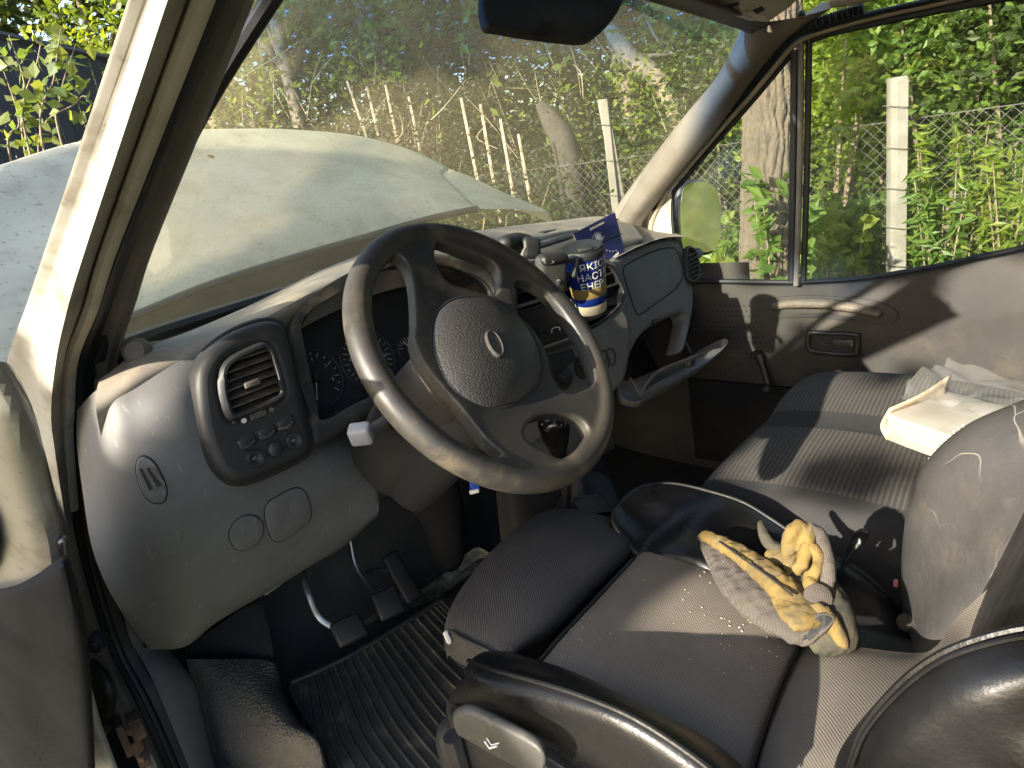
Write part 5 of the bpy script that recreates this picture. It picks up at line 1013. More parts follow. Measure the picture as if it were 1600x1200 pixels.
obj('cup_clip', join(rtube([A(893, 470, Y=.86), A(898, 485, Y=.86), A(915, 498, Y=.86), A(934, 495, Y=.86)], .005, n=8, seg=14), rtube([A(912, 488, Y=.855), A(910, 502, Y=.87), A(905, 512, Y=.90)], .007, n=8, seg=8)), m_bezel, ph)
# ---- second clamp mount further along the dash top
cm = thing('clamp_mount', A(812, 405, Y=.99), 'black jointed clamp mount standing on the dash top behind the steering wheel rim', 'clamp mount')
obj('jaw', rtube([A(790, 380, Y=.98), A(806, 377, Y=.99), A(820, 378, Y=1.0)], [.018, .022, .02], [.016, .018, .017], n=14, seg=12), m_black, cm)
obj('joint', box(A(828, 388, Y=.96), (.04, .045, .035), axes(V3(.8, -.5, -.2), V3(0, .2, 1)), .01, 3), m_black, cm)
obj('pin', rtube([A(815, 405, Y=.94), A(818, 394, Y=.94), A(822, 386, Y=.94)], [.005, .004, .003], n=8, seg=8), m_trim2, cm)
obj('base', box(A(796, 397, Y=.985), (.06, .05, .022), axes(V3(.9, -.3, 0), V3(0, .2, 1)), .007, 3), m_bezel, cm)
obj('stem', rtube([A(800, 402, Y=.99), A(812, 420, Y=1.02)], .012, n=8, seg=6), m_black, cm)
# ---- dark blue booklet
bk = thing('booklet', A(945, 402, Y=1.02), 'dark blue booklet with a pale round emblem leaning on the dash by the windscreen', 'booklet')
bo = A(938, 368, Y=.975); bnv = unit(V3(-.35, -.82, .42))
bpx = [(897, 364), (961, 331), (979, 402), (918, 414)]
B4 = [AP(x, y, bo, bnv) for x, y in bpx]
m_navy = M('navy_cover', (.012, .016, .07), (.018, .022, .085), 20, rough=.5, dust=[((.2, .2, .2), .6, .75, 40, .2)])
obj('cover', plate(B4, -bnv*.006, .0012), m_navy, bk)
obj('pages', plate([p*.97+np.mean(B4, 0)*.03-bnv*.0065 for p in B4], -bnv*.006, 0), m_cream, bk)
def bkp(x, y, h=.0008): return AP(x, y, bo+bnv*h, bnv)
ecn = bkp(935, 370)
e1 = unit(bkp(961, 331)-bkp(897, 364)); e2 = np.cross(bnv, e1)
star = [ecn+(.0105 if k % 2 else .0075)*(e1*math.cos(2*math.pi*k/24)+e2*math.sin(2*math.pi*k/24)) for k in range(24)]
m_faint = M('faded_emblem_print', (.42, .42, .40), rough=.6)
obj('emblem', plate(star, bnv*.0004, 0), m_faint, bk)
obj('emblem_line', join(*[tube([ecn+e1*(-.016)+e2*s*.004, ecn+e2*(s*.012), ecn+e1*.016+e2*s*.004], .0006, n=5, seg=10) for s in (-1, 1)]), m_faint, bk)
obj('title_bar', plate([bkp(*p) for p in ((921, 357), (943, 346), (944, 349), (922, 361))], bnv*.0004, 0), m_strip, bk)
obj('fold_line', tube([bkp(942, 378), bkp(958, 370), bkp(972, 365)], .0012, n=6, seg=8), m_dark, bk)
obj('tick_print', join(plate([bkp(*p) for p in ((957, 402), (966, 393), (967, 397), (958, 406))], bnv*.0004, 0), *[box(bkp(948+k*5, 391+math.sin(k)*1.5), (.0022, .0022, .0005), np.array([e1, e2, bnv]), 0) for k in range(4)]), m_faint, bk)
tag(obj('twig', tube([A(752, 375, Y=1.24), A(756, 352, Y=1.26), A(757, 340, Y=1.27)], [.0022, .002, .0012], n=6, seg=8), M('dry_orange_twig', (.4, .25, .11), rough=.8), None), 'thin dry orange twig standing up at the foot of the windscreen behind the wheel', 'twig')
# ---- key tag under the wheel
kt = thing('key_tag', A(740, 770, Y=.70), 'small blue and white key tag hanging below the steering wheel rim', 'key tag')
ky = .70; kax = axes(V3(.75, -.66, 0), V3(0, 0, 1))
obj('blue_tab', box(A(741, 757, Y=ky), (.013, .018, .003), kax, .001), M('blue_tab', (.02, .06, .35), rough=.4), kt)
obj('white_tab', box(A(741, 768, Y=ky), (.0135, .006, .0034), kax, .001), m_print, kt)
obj('cord', tube([A(741, 749, Y=ky), A(735, 735, Y=.73), A(700, 715, Y=.77), A(658, 703, Y=.79)], .0022, n=6, seg=16), m_black, kt)
# ---- white box in a clear plastic bag on the bench
zb = -.625
q0 = [A(1386, 690, Z=zb), A(1456, 716, Z=zb)]; d1 = unit(q0[1]-q0[0]); d1 = V3(d1[0], d1[1], 0); d1 = unit(d1); d2 = V3(-d1[1], d1[0], 0); d2 = d2 if d2[0] > 0 else -d2
wbx = thing('carton', (q0[0]+q0[1])/2+d2*.08, 'white flat carton lying on the ribbed passenger bench with one end flap torn open', 'box')
m_card = M('white_carton', (.34, .32, .275), (.28, .26, .22), 12, rough=.55)
LB_, WB_, HB_ = .24, .155, .052
bc = q0[0]+d1*LB_/2+d2*WB_/2+V3(0, 0, HB_/2+.002)
BX = np.array([d1, d2, V3(0, 0, 1)])
obj('carton_body', box(bc, (LB_, WB_, HB_), BX, .002), m_card, wbx)
for z in (.30, .02, -.22): obj('page_line', box(bc-d2*(WB_/2+.0002)+V3(0, 0, HB_*z), (LB_*.98, .0012, .0012), BX, 0), M('card_stripe', (.25, .22, .18), rough=.8), wbx)  # thin darker stripes along the carton's near side
obj('end_flap', surf([[bc-d1*LB_/2-d2*.078+V3(0, 0, -.026), bc-d1*LB_/2+V3(0, 0, -.026), bc-d1*LB_/2+d2*.078+V3(0, 0, -.026)], [bc-d1*(LB_/2+.012)-d2*.08+V3(0, 0, .0), bc-d1*(LB_/2+.014)+V3(0, 0, .0), bc-d1*(LB_/2+.01)+d2*.08+V3(0, 0, .004)], [bc-d1*(LB_/2+.002)-d2*.07+V3(0, 0, .034), bc-d1*(LB_/2-.004)+V3(0, 0, .044), bc-d1*(LB_/2+.002)+d2*.082+V3(0, 0, .058)]], 10, 14), M('brown_card_edge', (.5, .42, .3), (.35, .27, .17), 30, rough=.7), wbx, solid=.002)
obj('stamp_print', join(*[box(bc-d2*(WB_/2+.0006)+d1*(-.01+k*.007)+V3(0, 0, -.004+(k % 2)*.004), (.005, .0006, .0014), BX, 0) for k in range(4)]), m_dimprint, wbx)
m_poly = bpy.data.materials.new('clear_polythene'); m_poly.use_nodes = True; _t = m_poly.node_tree; _t.nodes.remove(_t.nodes['Principled BSDF'])
_a = _t.nodes.new('ShaderNodeBsdfTransparent'); _g = _t.nodes.new('ShaderNodeBsdfGlossy'); _g.inputs['Roughness'].default_value = .18; _d = _t.nodes.new('ShaderNodeBsdfDiffuse'); _d.inputs[0].default_value = (.75, .75, .7, 1)
_m = _t.nodes.new('ShaderNodeMixShader'); _m.inputs[0].default_value = .5; _t.links.new(_g.outputs[0], _m.inputs[1]); _t.links.new(_d.outputs[0], _m.inputs[2])
_n = _t.nodes.new('ShaderNodeMixShader'); _n.inputs[0].default_value = .14; _t.links.new(_a.outputs[0], _n.inputs[1]); _t.links.new(_m.outputs[0], _n.inputs[2]); _t.links.new(_n.outputs[0], _t.nodes['Material Output'].inputs[0])
bagp = [[bc-d1*(LB_/2+.03)-d2*.02+V3(0, 0, .035), bc-d1*(LB_/2+.035)+d2*.05+V3(0, 0, .075), bc-d1*(LB_/2+.02)+d2*.12+V3(0, 0, .06)],
        [bc-d1*(LB_/2-.02)-d2*.02+V3(0, 0, .034), bc-d1*(LB_/2-.03)+d2*.05+V3(0, 0, .04), bc-d1*(LB_/2-.03)+d2*.15+V3(0, 0, .05)],
        [bc-d1*.02-d2*.0+V3(0, 0, .031), bc-d1*.02+d2*.06+V3(0, 0, .04), bc-d1*.02+d2*.17+V3(0, 0, .036)],
        [bc+d1*.09+d2*.0+V3(0, 0, .031), bc+d1*.10+d2*.07+V3(0, 0, .05), bc+d1*.12+d2*.16+V3(0, 0, .03)],
        [bc+d1*.17+d2*.02+V3(0, 0, -.02), bc+d1*.17+d2*.07+V3(0, 0, .01), bc+d1*.19+d2*.15+V3(0, 0, -.022)]]
Vb, Fb = surf(bagp, 40, 40); rb_ = np.random.default_rng(3)
nzb = cr(np.swapaxes(cr(rb_.normal(size=(11, 11))[..., None], 40), 0, 1), 40).swapaxes(0, 1).reshape(-1); Vb = Vb+.0045*nzb[:, None]*V3(.3, .3, 1)
bag = obj('plastic_bag', (Vb, Fb), m_poly, None); tag(bag, 'crumpled clear plastic bag lying loosely over the white carton on the bench', 'plastic bag')
# ---- pair of work gloves on the driver's seat
m_gy = M('yellow_glove_suede', (.175, .118, .030), (.12, .083, .025), 26, rough=.9, bump=[(200, .0006), (45, .003)], dust=[((.09, .075, .05), .47, .7, 40, .7)])
m_gg = M('grey_glove_knit', (.115, .098, .08), (.08, .07, .06), 18, rough=.95, weave=.0035, bump=(45, .002), dust=[((.09, .075, .05), .5, .75, 22, .5)])
m_gd = M('dark_glove_lining', (.03, .03, .024), (.06, .052, .03), 30, rough=.9, bump=(60, .002))
def gz(x, y, h): return A(x, y, Z=-.62+h)
def glove_skin(parts, vox=.003, sm=4):
    V, F = remesh(*join(*parts), vox, sm); d = np.zeros(len(V))
    for kx, ky, kz, p, a in ((310, 190, 150, 0, 1), (-220, 330, 260, 1.3, .9), (150, -270, 380, 2.1, .8), (90, 120, -110, .4, 1.3), (520, 430, 300, .9, .45)):
        d += a*np.sin(V[:, 0]*kx+V[:, 1]*ky+V[:, 2]*kz+p+1.5*np.sin(V[:, 0]*60+V[:, 1]*80))
    return V+.0007*d[:, None]*V3(.5, .5, .9), F
g1 = thing('work_glove', gz(1200, 930, 0), 'grey and yellow work glove lying flat, its open cuff towards the backrest', 'glove', 'work gloves on the driver seat')
up_ = V3(0, 0, 1)
body = glove_skin([rtube([gz(1262, 986, .016), gz(1215, 950, .020), gz(1168, 910, .022), gz(1135, 876, .020), gz(1112, 852, .018)], [.030, .042, .040, .028, .018], [.014, .018, .018, .014, .011], n=16, seg=26, up=up_),
                   rtube([gz(1150, 890, .02), gz(1118, 858, .02), gz(1098, 838, .022)], [.014, .012, .009], [.012, .010, .008], n=12, seg=14, up=up_),
                   rtube([gz(1180, 905, .03), gz(1150, 868, .03), gz(1120, 850, .028)], [.014, .012, .010], [.012, .011, .009], n=12, seg=14, up=up_)])
obj('knit_back', body, m_gg, g1)
obj('suede_finger', glove_skin([rtube([gz(1258, 962, .045), gz(1228, 925, .050), gz(1190, 890, .046), gz(1150, 862, .040), gz(1100, 836, .034)], [.018, .020, .017, .014, .009], [.012, .014, .014, .012, .008], n=14, seg=26, up=up_)]), m_gy, g1)
obj('suede_finger', glove_skin([rtube([gz(1240, 935, .052), gz(1212, 902, .054), gz(1185, 880, .050)], [.013, .013, .010], [.011, .011, .009], n=12, seg=16, up=up_)]), m_gy, g1)
obj('suede_patch', glove_skin([rtube([gz(1266, 972, .044), gz(1246, 950, .050), gz(1225, 934, .048)], [.026, .026, .018], [.008, .009, .008], n=14, seg=14, up=up_)]), m_gy, g1)
obj('finger_seam', tube([gz(1124, 846, .046), gz(1160, 872, .058), gz(1200, 900, .064), gz(1238, 930, .067)], .0014, n=6, seg=24), m_dark, g1)
cu_c = gz(1262, 988, .022)
cuff = np.array([gz(x, y, h) for x, y, h in ((1252, 1003, .012), (1268, 975, .042), (1282, 962, .05), (1300, 966, .046), (1290, 980, .040), (1278, 990, .03), (1264, 1002, .02))])
obj('cuff_edge', tube(cr(cuff, 40, True), .004, n=8, closed=True), m_gg, g1)
obj('cuff_mouth', plate(cr(cuff*.995, 30, True), unit(cuff[0])*.001, 0), m_dark, g1, smooth=False)
g2_ = thing('work_glove', gz(1270, 920, 0), 'yellow and grey work glove with curled upright fingers, behind the flat glove', 'glove', 'work gloves on the driver seat')
obj('palm', glove_skin([rtube([gz(1302, 1000, .012), gz(1290, 962, .030), gz(1272, 925, .035), gz(1240, 900, .030)], [.030, .034, .032, .020], [.018, .02, .022, .018], n=14, seg=20, up=up_), rtube([gz(1318, 985, .02), gz(1308, 950, .035), gz(1295, 925, .04)], [.014, .016, .014], n=12, seg=14)]), m_gd, g2_)
obj('curled_finger', glove_skin([rtube([gz(1236, 890, .045), gz(1233, 858, .075), gz(1238, 832, .10), gz(1250, 824, .105), gz(1259, 828, .10)], [0.0091, 0.0104, 0.0099, 0.0091, 0.0083], n=12, seg=24), rtube([gz(1263, 829, .10), gz(1261, 855, .085), gz(1254, 880, .07), gz(1247, 886, .066)], [0.0091, 0.0099, 0.0099, 0.0083], n=12, seg=18)], .002, 2), m_gy, g2_)
obj('curled_finger', glove_skin([rtube([gz(1266, 828, .10), gz(1280, 838, .092), gz(1288, 862, .08), gz(1294, 890, .068), gz(1292, 914, .055)], [0.0091, 0.0099, 0.0104, 0.0099, 0.0091], n=12, seg=26)], .002, 2), m_gg, g2_)
obj('thumb', glove_skin([rtube([gz(1270, 858, .085), gz(1280, 868, .08), gz(1276, 890, .07), gz(1266, 905, .06), gz(1272, 920, .055), gz(1286, 930, .05)], [0.0074, 0.0074, 0.0070, 0.0091, 0.0107, 0.0091], n=12, seg=26)], .002, 2), m_gy, g2_)
obj('small_finger', glove_skin([rtube([gz(1189, 818, .075), gz(1193, 834, .07), gz(1202, 850, .06), gz(1216, 858, .055), gz(1228, 860, .05)], [0.0050, 0.0074, 0.0083, 0.0083, 0.0074], n=10, seg=20), rtube([gz(1228, 862, .05), gz(1234, 880, .045), gz(1238, 900, .04)], [0.0099, 0.0107, 0.0099], n=10, seg=12)], .002, 2), m_gd, g2_)
obj('suede_patch', glove_skin([rtube([gz(1205, 874, .045), gz(1220, 870, .05), gz(1232, 878, .05)], [.013, .014, .011], [.01, .01, .01], n=12, seg=12), rtube([gz(1237, 888, .048), gz(1236, 905, .04)], .008, n=8, seg=6)], .0026), m_gy, g2_)
obj('tab', lathe([(0, .004), (.013, .004), (.0165, .002), (.0165, -.003), (0, -.003)], gz(1278, 934, .055), unit(V3(-.5, -.5, .7)), 22), m_gg, g2_)
obj('cuff_strap', glove_skin([rtube([gz(1298, 936, .04), gz(1312, 958, .035), gz(1320, 985, .02)], [.013, .014, .011], [.006, .006, .006], n=10, seg=14, up=up_), rtube([gz(1262, 948, .05), gz(1290, 962, .045), gz(1306, 985, .03), gz(1314, 1000, .02)], [.008, .010, .010, .009], n=10, seg=16)], .0026), m_gy, g2_)
# ================================================================ outside
m_ground = M('verge_soil_and_grass', (.045, .055, .018), (.09, .075, .04), 1.6, rough=.95, bump=[(12, .02), (60, .01)])
gx0 = np.linspace(-70, 110, 60); gy0 = np.linspace(-80, 110, 60)
XX, YY = np.meshgrid(gx0, gy0, indexing='ij'); ZZ = GZ+.06*np.sin(XX*.7)*np.cos(YY*.6)*(np.hypot(XX-1, YY-.5) > 4)
gd = obj('ground', grid(np.stack([XX, YY, ZZ-.0], -1)), m_ground, None); tag(gd, kind='structure')
def leafmat(nm, c1, c2, c3, tr=.45): return M(nm, c1, c2, 1.2, rough=.45, island=c3, trans=tr, spec=.3)
m_leaf = [leafmat('leaf_green', (.055, .11, .024), (.085, .15, .03), (.12, .18, .038), .5), leafmat('leaf_bright', (.10, .16, .02), (.14, .20, .028), (.18, .22, .04), .55), leafmat('leaf_shade_dark', (.022, .038, .011), (.033, .049, .013), (.047, .062, .018), .4), leafmat('leaf_dry_shaded', (.065, .052, .022), (.045, .04, .018), (.036, .033, .018), .3)]  # last two tones darkened to paint in the shade of the wood
m_bark = M('furrowed_bark', (.20, .165, .12), (.13, .11, .085), 10, rough=.95, bump=[(25, .012)], dust=[((.05, .045, .035), .5, .66, 24, .8)])
m_twig = M('twig_bark', (.13, .10, .07), (.2, .16, .11), 8, rough=.9)
def leaves(C, size, n_dir=None, r=None, asp=.5, droop=.0, jit=.5):
    """one folded leaf (two triangles' worth of quads) per centre"""
    r = r or rng; n = len(C); d = r.normal(size=(n, 3)); d[:, 2] = d[:, 2]*.6-droop; d /= np.linalg.norm(d, axis=1)[:, None]
    e = np.cross(d, r.normal(size=(n, 3))); e /= np.linalg.norm(e, axis=1)[:, None]+1e-9; nn = np.cross(d, e)
    s = size*(1-jit/2+jit*r.random(n))[:, None]
    P = np.stack([C-d*s*.5, C+e*s*asp*.5+nn*s*.06, C+d*s*.5, C-e*s*asp*.5+nn*s*.06, C+nn*s*-.03], 1)
    V = P.reshape(-1, 3); k = np.arange(n)*5
    F = np.concatenate([np.stack([k, k+1, k+2], 1), np.stack([k, k+2, k+3], 1)])
    keep = V; return keep, F.tolist()
def fast(name, V, F, mat, parent):
    o0 = (V.min(0)+V.max(0))/2; me = bpy.data.meshes.new(name); me.from_pydata((V-o0).tolist(), [], F); me.materials.append(mat)
    o = bpy.data.objects.new(name, me); COL.objects.link(o); place(o, o0, parent); return o
def cloud(c, rad, n, clumps, r, hole=.0):
    cc = r.normal(size=(clumps, 3)); cc /= np.linalg.norm(cc, axis=1)[:, None]; cc = cc*(r.random(clumps)**.45)[:, None]*rad+c
    k = r.integers(0, clumps, n); cs = .16+.22*r.random(clumps)
    return cc[k]+r.normal(size=(n, 3))*(cs[k])[:, None]*np.asarray(rad)*.75
SEEN = {}
def shrub(x, y, h, w, n, leaf, mt, label, cat='shrub', name='leafy_shrub', zc=.55, group=None, seed=0, stems=4, asp=.5):
    r = np.random.default_rng(seed+int(abs(x*91+y*37))); t = thing(name, (x, y, GZ), label, cat, group)
    n = int(n*1.7); leaf *= .88
    C = cloud(V3(x, y, GZ+h*zc), V3(w/2, w/2, h*.46), n, max(8, n//70), r); C = C[C[:, 2] > GZ+.02]
    V, F = leaves(C, leaf, r=r, asp=asp); fast('foliage', V, F, mt, t)
    st = []
    for k in range(stems):
        a = r.random()*6.28; q = V3(math.cos(a), math.sin(a), 0)*w*.3
        st.append(tube([V3(x, y, GZ-.03)+q*.15, V3(x, y, GZ+h*.35)+q*.5, V3(x, y, GZ+h*(.7+.25*r.random()))+q*1.1], [.018+.008*h, .012+.003*h, .004], n=5, seg=8))
    obj('stem', join(*st), m_twig, t); return t
def tree(x, y, h, tr, cw, n, leaf, mt, label, lean=(0, 0), zc=.7, name='tree', group=None, seed=0, bark=None, ch=.33):
    r = np.random.default_rng(seed+int(abs(x*17+y*53))); t = thing(name, (x, y, GZ), label, 'tree', group)
    L = V3(lean[0], lean[1], 0)*h
    P = [V3(x, y, GZ-.05), V3(x, y, GZ)+L*.12+V3(0, 0, h*.2), V3(x, y, GZ)+L*.4+V3(0, 0, h*.5), V3(x, y, GZ)+L+V3(0, 0, h*.92)]
    limbs = [tube(P, [tr*1.25, tr, tr*.8, tr*.25], n=12, seg=22)]
    top = V3(x, y, GZ+h*zc)+L*zc
    for k in range(6):
        a = k*1.05+r.random()*.5; b = P[2]*(.5+.08*k)+P[1]*(.5-.08*k) if k < 3 else P[2]; e = top+V3(math.cos(a)*cw*.42, math.sin(a)*cw*.42, (r.random()-.4)*h*.3)
        limbs.append(tube([b, b*.5+e*.5+V3(0, 0, .12*h), e], [tr*.4, tr*.25, tr*.06], n=6, seg=8))
    obj('trunk', join(*limbs), bark or m_bark, t)
    C = cloud(top, V3(cw/2, cw/2, h*ch), n, max(10, n//80), r); C = C[C[:, 2] > GZ+.3]
    V, F = leaves(C, leaf, r=r, droop=.3); fast('crown', V, F, mt, t); return t
# ---- rough-barked tree close behind the passenger door
tb = A(1200, 300, d=4.85); T0 = A(1203, 437, d=4.85); Tt = A(1208, 90, d=4.85)
tk = thing('tree', (T0[0], T0[1], GZ), 'thick tree trunk with deeply furrowed bark behind the passenger quarter light', 'tree')
ax_ = unit(Tt-T0); prof = []
NB, NH = 190, 330
zz = np.linspace(-1.0, 3.2, NH); th = np.linspace(0, 2*math.pi, NB, endpoint=False)
rr_ = np.random.default_rng(8); base = T0
TT, ZT = np.meshgrid(th, zz)
wob = .55*np.sin(ZT*9+3*np.sin(TT*3))+.4*np.sin(ZT*17+TT*4+1)+.3*np.sin(ZT*29+TT*7)
rdg = np.abs(np.sin(TT*12+wob*1.3))**.55*(.75+.25*np.sin(ZT*21+TT*9+2*np.sin(TT*5)))
rdg = rdg-.5*(np.abs(np.sin(ZT*26+4*np.sin(TT*7)+TT*3)) < .16)*(np.sin(TT*13+ZT*8) > 0)
R_ = .185*(1+.25*np.exp(-(ZT+.9)*2.2))*(1-.03*ZT)+.026*(rdg-.5)+.0025*rr_.normal(size=TT.shape)
ex = unit(np.cross(ax_, V3(0, 1, 0))); ey = np.cross(ax_, ex)
PT = np.array([[base+ax_*z+(ex*math.cos(t)+ey*math.sin(t))*R_[i, j] for j, t in enumerate(th)] for i, z in enumerate(zz)])
obj('trunk', grid(PT, cv=True), M('deep_furrowed_bark', (.078, .06, .040), (.058, .047, .034), 7, rough=.95, bump=[(30, .01), (110, .004)], dust=[((.085, .07, .05), .48, .62, 20, .75)]), tk, auto=False)
topk = base+ax_*3.1
obj('limb', join(*[tube([topk-ax_*.3, topk+V3(math.cos(a)*.7, math.sin(a)*.7, .7), topk+V3(math.cos(a)*1.7, math.sin(a)*1.7, 1.5)], [.1, .07, .02], n=8, seg=10) for a in (0.4, 2.1, 3.6, 5.2)]), m_bark, tk)
_r = np.random.default_rng(4); Cq = cloud(topk+V3(0, 0, 1.7), V3(2.2, 2.2, 1.1), 2600, 60, _r); fast('crown', *leaves(Cq, .13, r=_r, droop=.4), m_leaf[0], tk)
_q = []
for k in range(3):
    x, y = ((1222, 360), (1206, 330), (1228, 300))[k]
# ---- chain-link fence on concrete posts along x = 6
FX = 6.0
fn = thing('fence', (FX, 3.5, GZ), 'sagging chain link fence on pale concrete posts in front of the thicket', 'fence')
m_conc = M('weathered_concrete', (.19, .18, .155), (.155, .145, .12), 6, rough=.9, bump=(120, .002), dust=[((.12, .11, .09), .56, .75, 14, .4)])
m_wire = M('galvanised_wire', (.12, .115, .095), (.07, .065, .05), 8, rough=.7)
def post(px, py0, d, wpx, hook=False, lean=0):
    t = A(px, py0, d=d); w_ = wpx*d/FPX; z0 = t[2]; hgt = z0-GZ
    bx = np.array([V3(.85, .52, 0), V3(-.52, .85, 0), V3(0, 0, 1)])
    V, F = box(V3(t[0], t[1], GZ+hgt/2-.1), (w_*.8, w_*.8, hgt+.2), bx, .012, 2); k = (V[:, 2]-GZ)/hgt; V[:, 0] += lean*(k-1); V[:, 1] -= lean*.6*(k-1)
    o = obj('concrete_post', (V, F), m_conc, fn)
    obj('chamfer', box(V3(t[0], t[1], GZ+hgt/2)+bx[0]*w_*(-.42)+bx[1]*(-w_*.1), (w_*.12, w_*.6, hgt*.98), bx, .006, 1), m_conc, o)
    for q in range(5): obj('tie_wire', tube([V3(t[0], t[1], GZ+hgt*(.2+.17*q))+(bx[0]*math.cos(a)+bx[1]*math.sin(a))*w_*.66+V3(0, 0, .02*math.sin(a)) for a in np.linspace(0, 2*math.pi, 14)], .003, n=5), m_wire, o)
    return o
post(1402, 120, 5.0, 31); post(941, 155, 6.6, 20, lean=-.12)
# thin stakes further along
m_stake = M('weathered_stake', (.36, .3, .22), (.26, .21, .15), 9, rough=.9, dust=[((.1, .085, .06), .54, .68, 9, .8)])
stakes = [(722, 160, 740, 250, 7.4), (752, 170, 766, 252, 7.2), (783, 192, 795, 262, 7.0), (811, 215, 822, 275, 6.9), (604, 140, 614, 188, 8.4), (575, 142, 583, 176, 8.6), (545, 134, 554, 160, 8.8), (640, 158, 650, 205, 8.1)]
for k, (x0, y0, x1, y1, d) in enumerate(stakes):
    a = A(x0, y0, d=d); b = A(x1, y1, d=d); dr = unit(a-b); s_ = (a[2]-GZ)/dr[2]; b2 = a-dr*s_
    w_ = (5 if k < 4 else 4)*d/FPX
    V, F = tube([b2-dr*.1, (a+b2)/2+V3(.01, .01, 0), a-dr*.02, a], [w_*.62, w_*.55, w_*.5, w_*.3], n=6, seg=8)
    tag(obj('fence_stake', (V, F), m_stake, None), ['slim pale stake, leftmost of four standing in the dark thicket beyond the bonnet', 'slim pale stake, second from left of the four beyond the bonnet', 'slim pale stake, third from left of the four beyond the bonnet', 'slim pale stake, rightmost and shortest of the four beyond the bonnet'][k] if k < 4 else ['', '', '', '', 'small weathered stake, second from right above the bonnet crown', 'small weathered stake in the dry stems, third from right of the far ones', 'small weathered stake farthest left among the dry stems', 'small weathered stake farthest right of the group above the bonnet crown'][k], 'stake', 'stakes in the thicket')
wv = []
y0_, y1_, zt, zb_ = .2, 7.6, -.32, GZ+.02; pit_ = .085
H_ = zt-zb_
for s in (1, -1):
    for k in range(int((y1_-y0_+H_)/pit_)):
        st_ = y0_-H_+k*pit_ if s > 0 else y0_+k*pit_
        # line y = st + s*(z-zb)
        za, zc_ = 0., H_
        ya, yc = (st_, st_+H_) if s > 0 else (st_+0, st_-H_+0)
        if s < 0: ya, yc = st_, st_-H_
        lo_, hi_ = 0., 1.
        for edge, sign in ((y0_, 1), (y1_, -1)):
            d_ = yc-ya; t_ = (edge-ya)/d_
            if sign*d_ > 0: lo_ = max(lo_, t_)
            else: hi_ = min(hi_, t_)
        if hi_-lo_ < .05: continue
        p = V3(FX+.05+.012*s, ya+(yc-ya)*lo_, zb_+H_*lo_); q = V3(FX+.05+.012*s, ya+(yc-ya)*hi_, zb_+H_*hi_)
        wv.append(tube([p, q], .0017, n=4, cap=False))
for z in (zt, zt-.55, zb_+.1): wv.append(tube([V3(FX+.06, y0_, z), V3(FX+.06, (y0_+y1_)/2, z-.03), V3(FX+.06, y1_, z)], .003, n=4, seg=12))
obj('wire_mesh', join(*wv), m_wire, fn, smooth=False, kind='stuff')
# ---- foliage
G_th = 'bushes of the thicket beyond the fence'
def P2(px, d): v = A(px, 200, d=d); return v[0], v[1]
sp_ = [  # px, dist, h, w, n, leaf, mat
 (1290, 6.6, 2.9, 1.7, 2600, .10, 1, 'bright green bush with small leaves between the furrowed trunk and the concrete post'),
 (1345, 7.4, 3.6, 2.0, 2600, .12, 0, 'tall green bush just left of the nearer concrete post'),
 (1460, 6.3, 3.2, 1.8, 2400, .11, 0, 'green bush directly right of the nearer concrete post'),
 (1520, 7.2, 3.6, 2.2, 2400, .12, 1, 'sunlit yellow green bush at the right edge of the side window'),
 (1590, 6.0, 3.3, 1.8, 2200, .12, 2, 'dark green bush at the far right of the side window'),
 (1230, 8.4, 4.0, 2.4, 2400, .12, 1, 'yellow green bush seen behind the furrowed trunk'),
 (1110, 7.4, 2.2, 1.7, 1900, .09, 2, 'low dark bush behind the wire mesh left of the furrowed trunk'),
 (1050, 8.6, 3.0, 2.2, 2400, .10, 1, 'light green bush behind the passenger corner of the windscreen'),
 (960, 9.4, 3.0, 2.3, 2200, .10, 2, 'dusky bush behind the farther concrete post'),
 (850, 9.6, 3.0, 2.4, 2400, .09, 2, 'dull dark bush behind the four stakes'),
 (740, 10.4, 3.2, 2.6, 2400, .09, 3, 'brownish dry bush in the middle of the windscreen view'),
 (650, 10.2, 3.4, 2.4, 2200, .09, 2, 'dark green bush above the crown of the bonnet'),
 (560, 11.0, 3.2, 2.6, 2200, .09, 3, 'dry brown bush beyond the bonnet, left of the middle'),
 (460, 10.2, 2.8, 2.4, 2200, .09, 3, 'dusty brown bush beyond the bonnet near the driver pillar'),
 (735, 6.6, 1.42, 2.0, 2600, .07, 2, 'low dark bush at the foot of the four stakes'),
 (800, 6.5, 1.0, 1.4, 1600, .07, 2, 'low dusky bush just left of the farther concrete post'),
 (620, 7.7, 2.0, 1.9, 2800, .07, 3, 'low dry bush hiding the foot of the far stakes'),
 (530, 8.2, 2.12, 2.0, 2800, .07, 3, 'low brown bush over the left half of the bonnet edge'),
 (1690, 7.0, 3.4, 2.2, 2000, .12, 1, 'bright bush beside the van behind the passenger door'),
 (380, 10.6, 2.9, 2.4, 2200, .09, 2, 'dark bush seen just right of the driver pillar'),
]
for k, (px, d, h, w_, n, lf, mt, lab) in enumerate(sp_):
    x, y = P2(px, d); shrub(x, y, h, w_, n, lf, m_leaf[mt], lab, group=G_th, seed=k)
G_tr = 'trees of the wood behind the van'
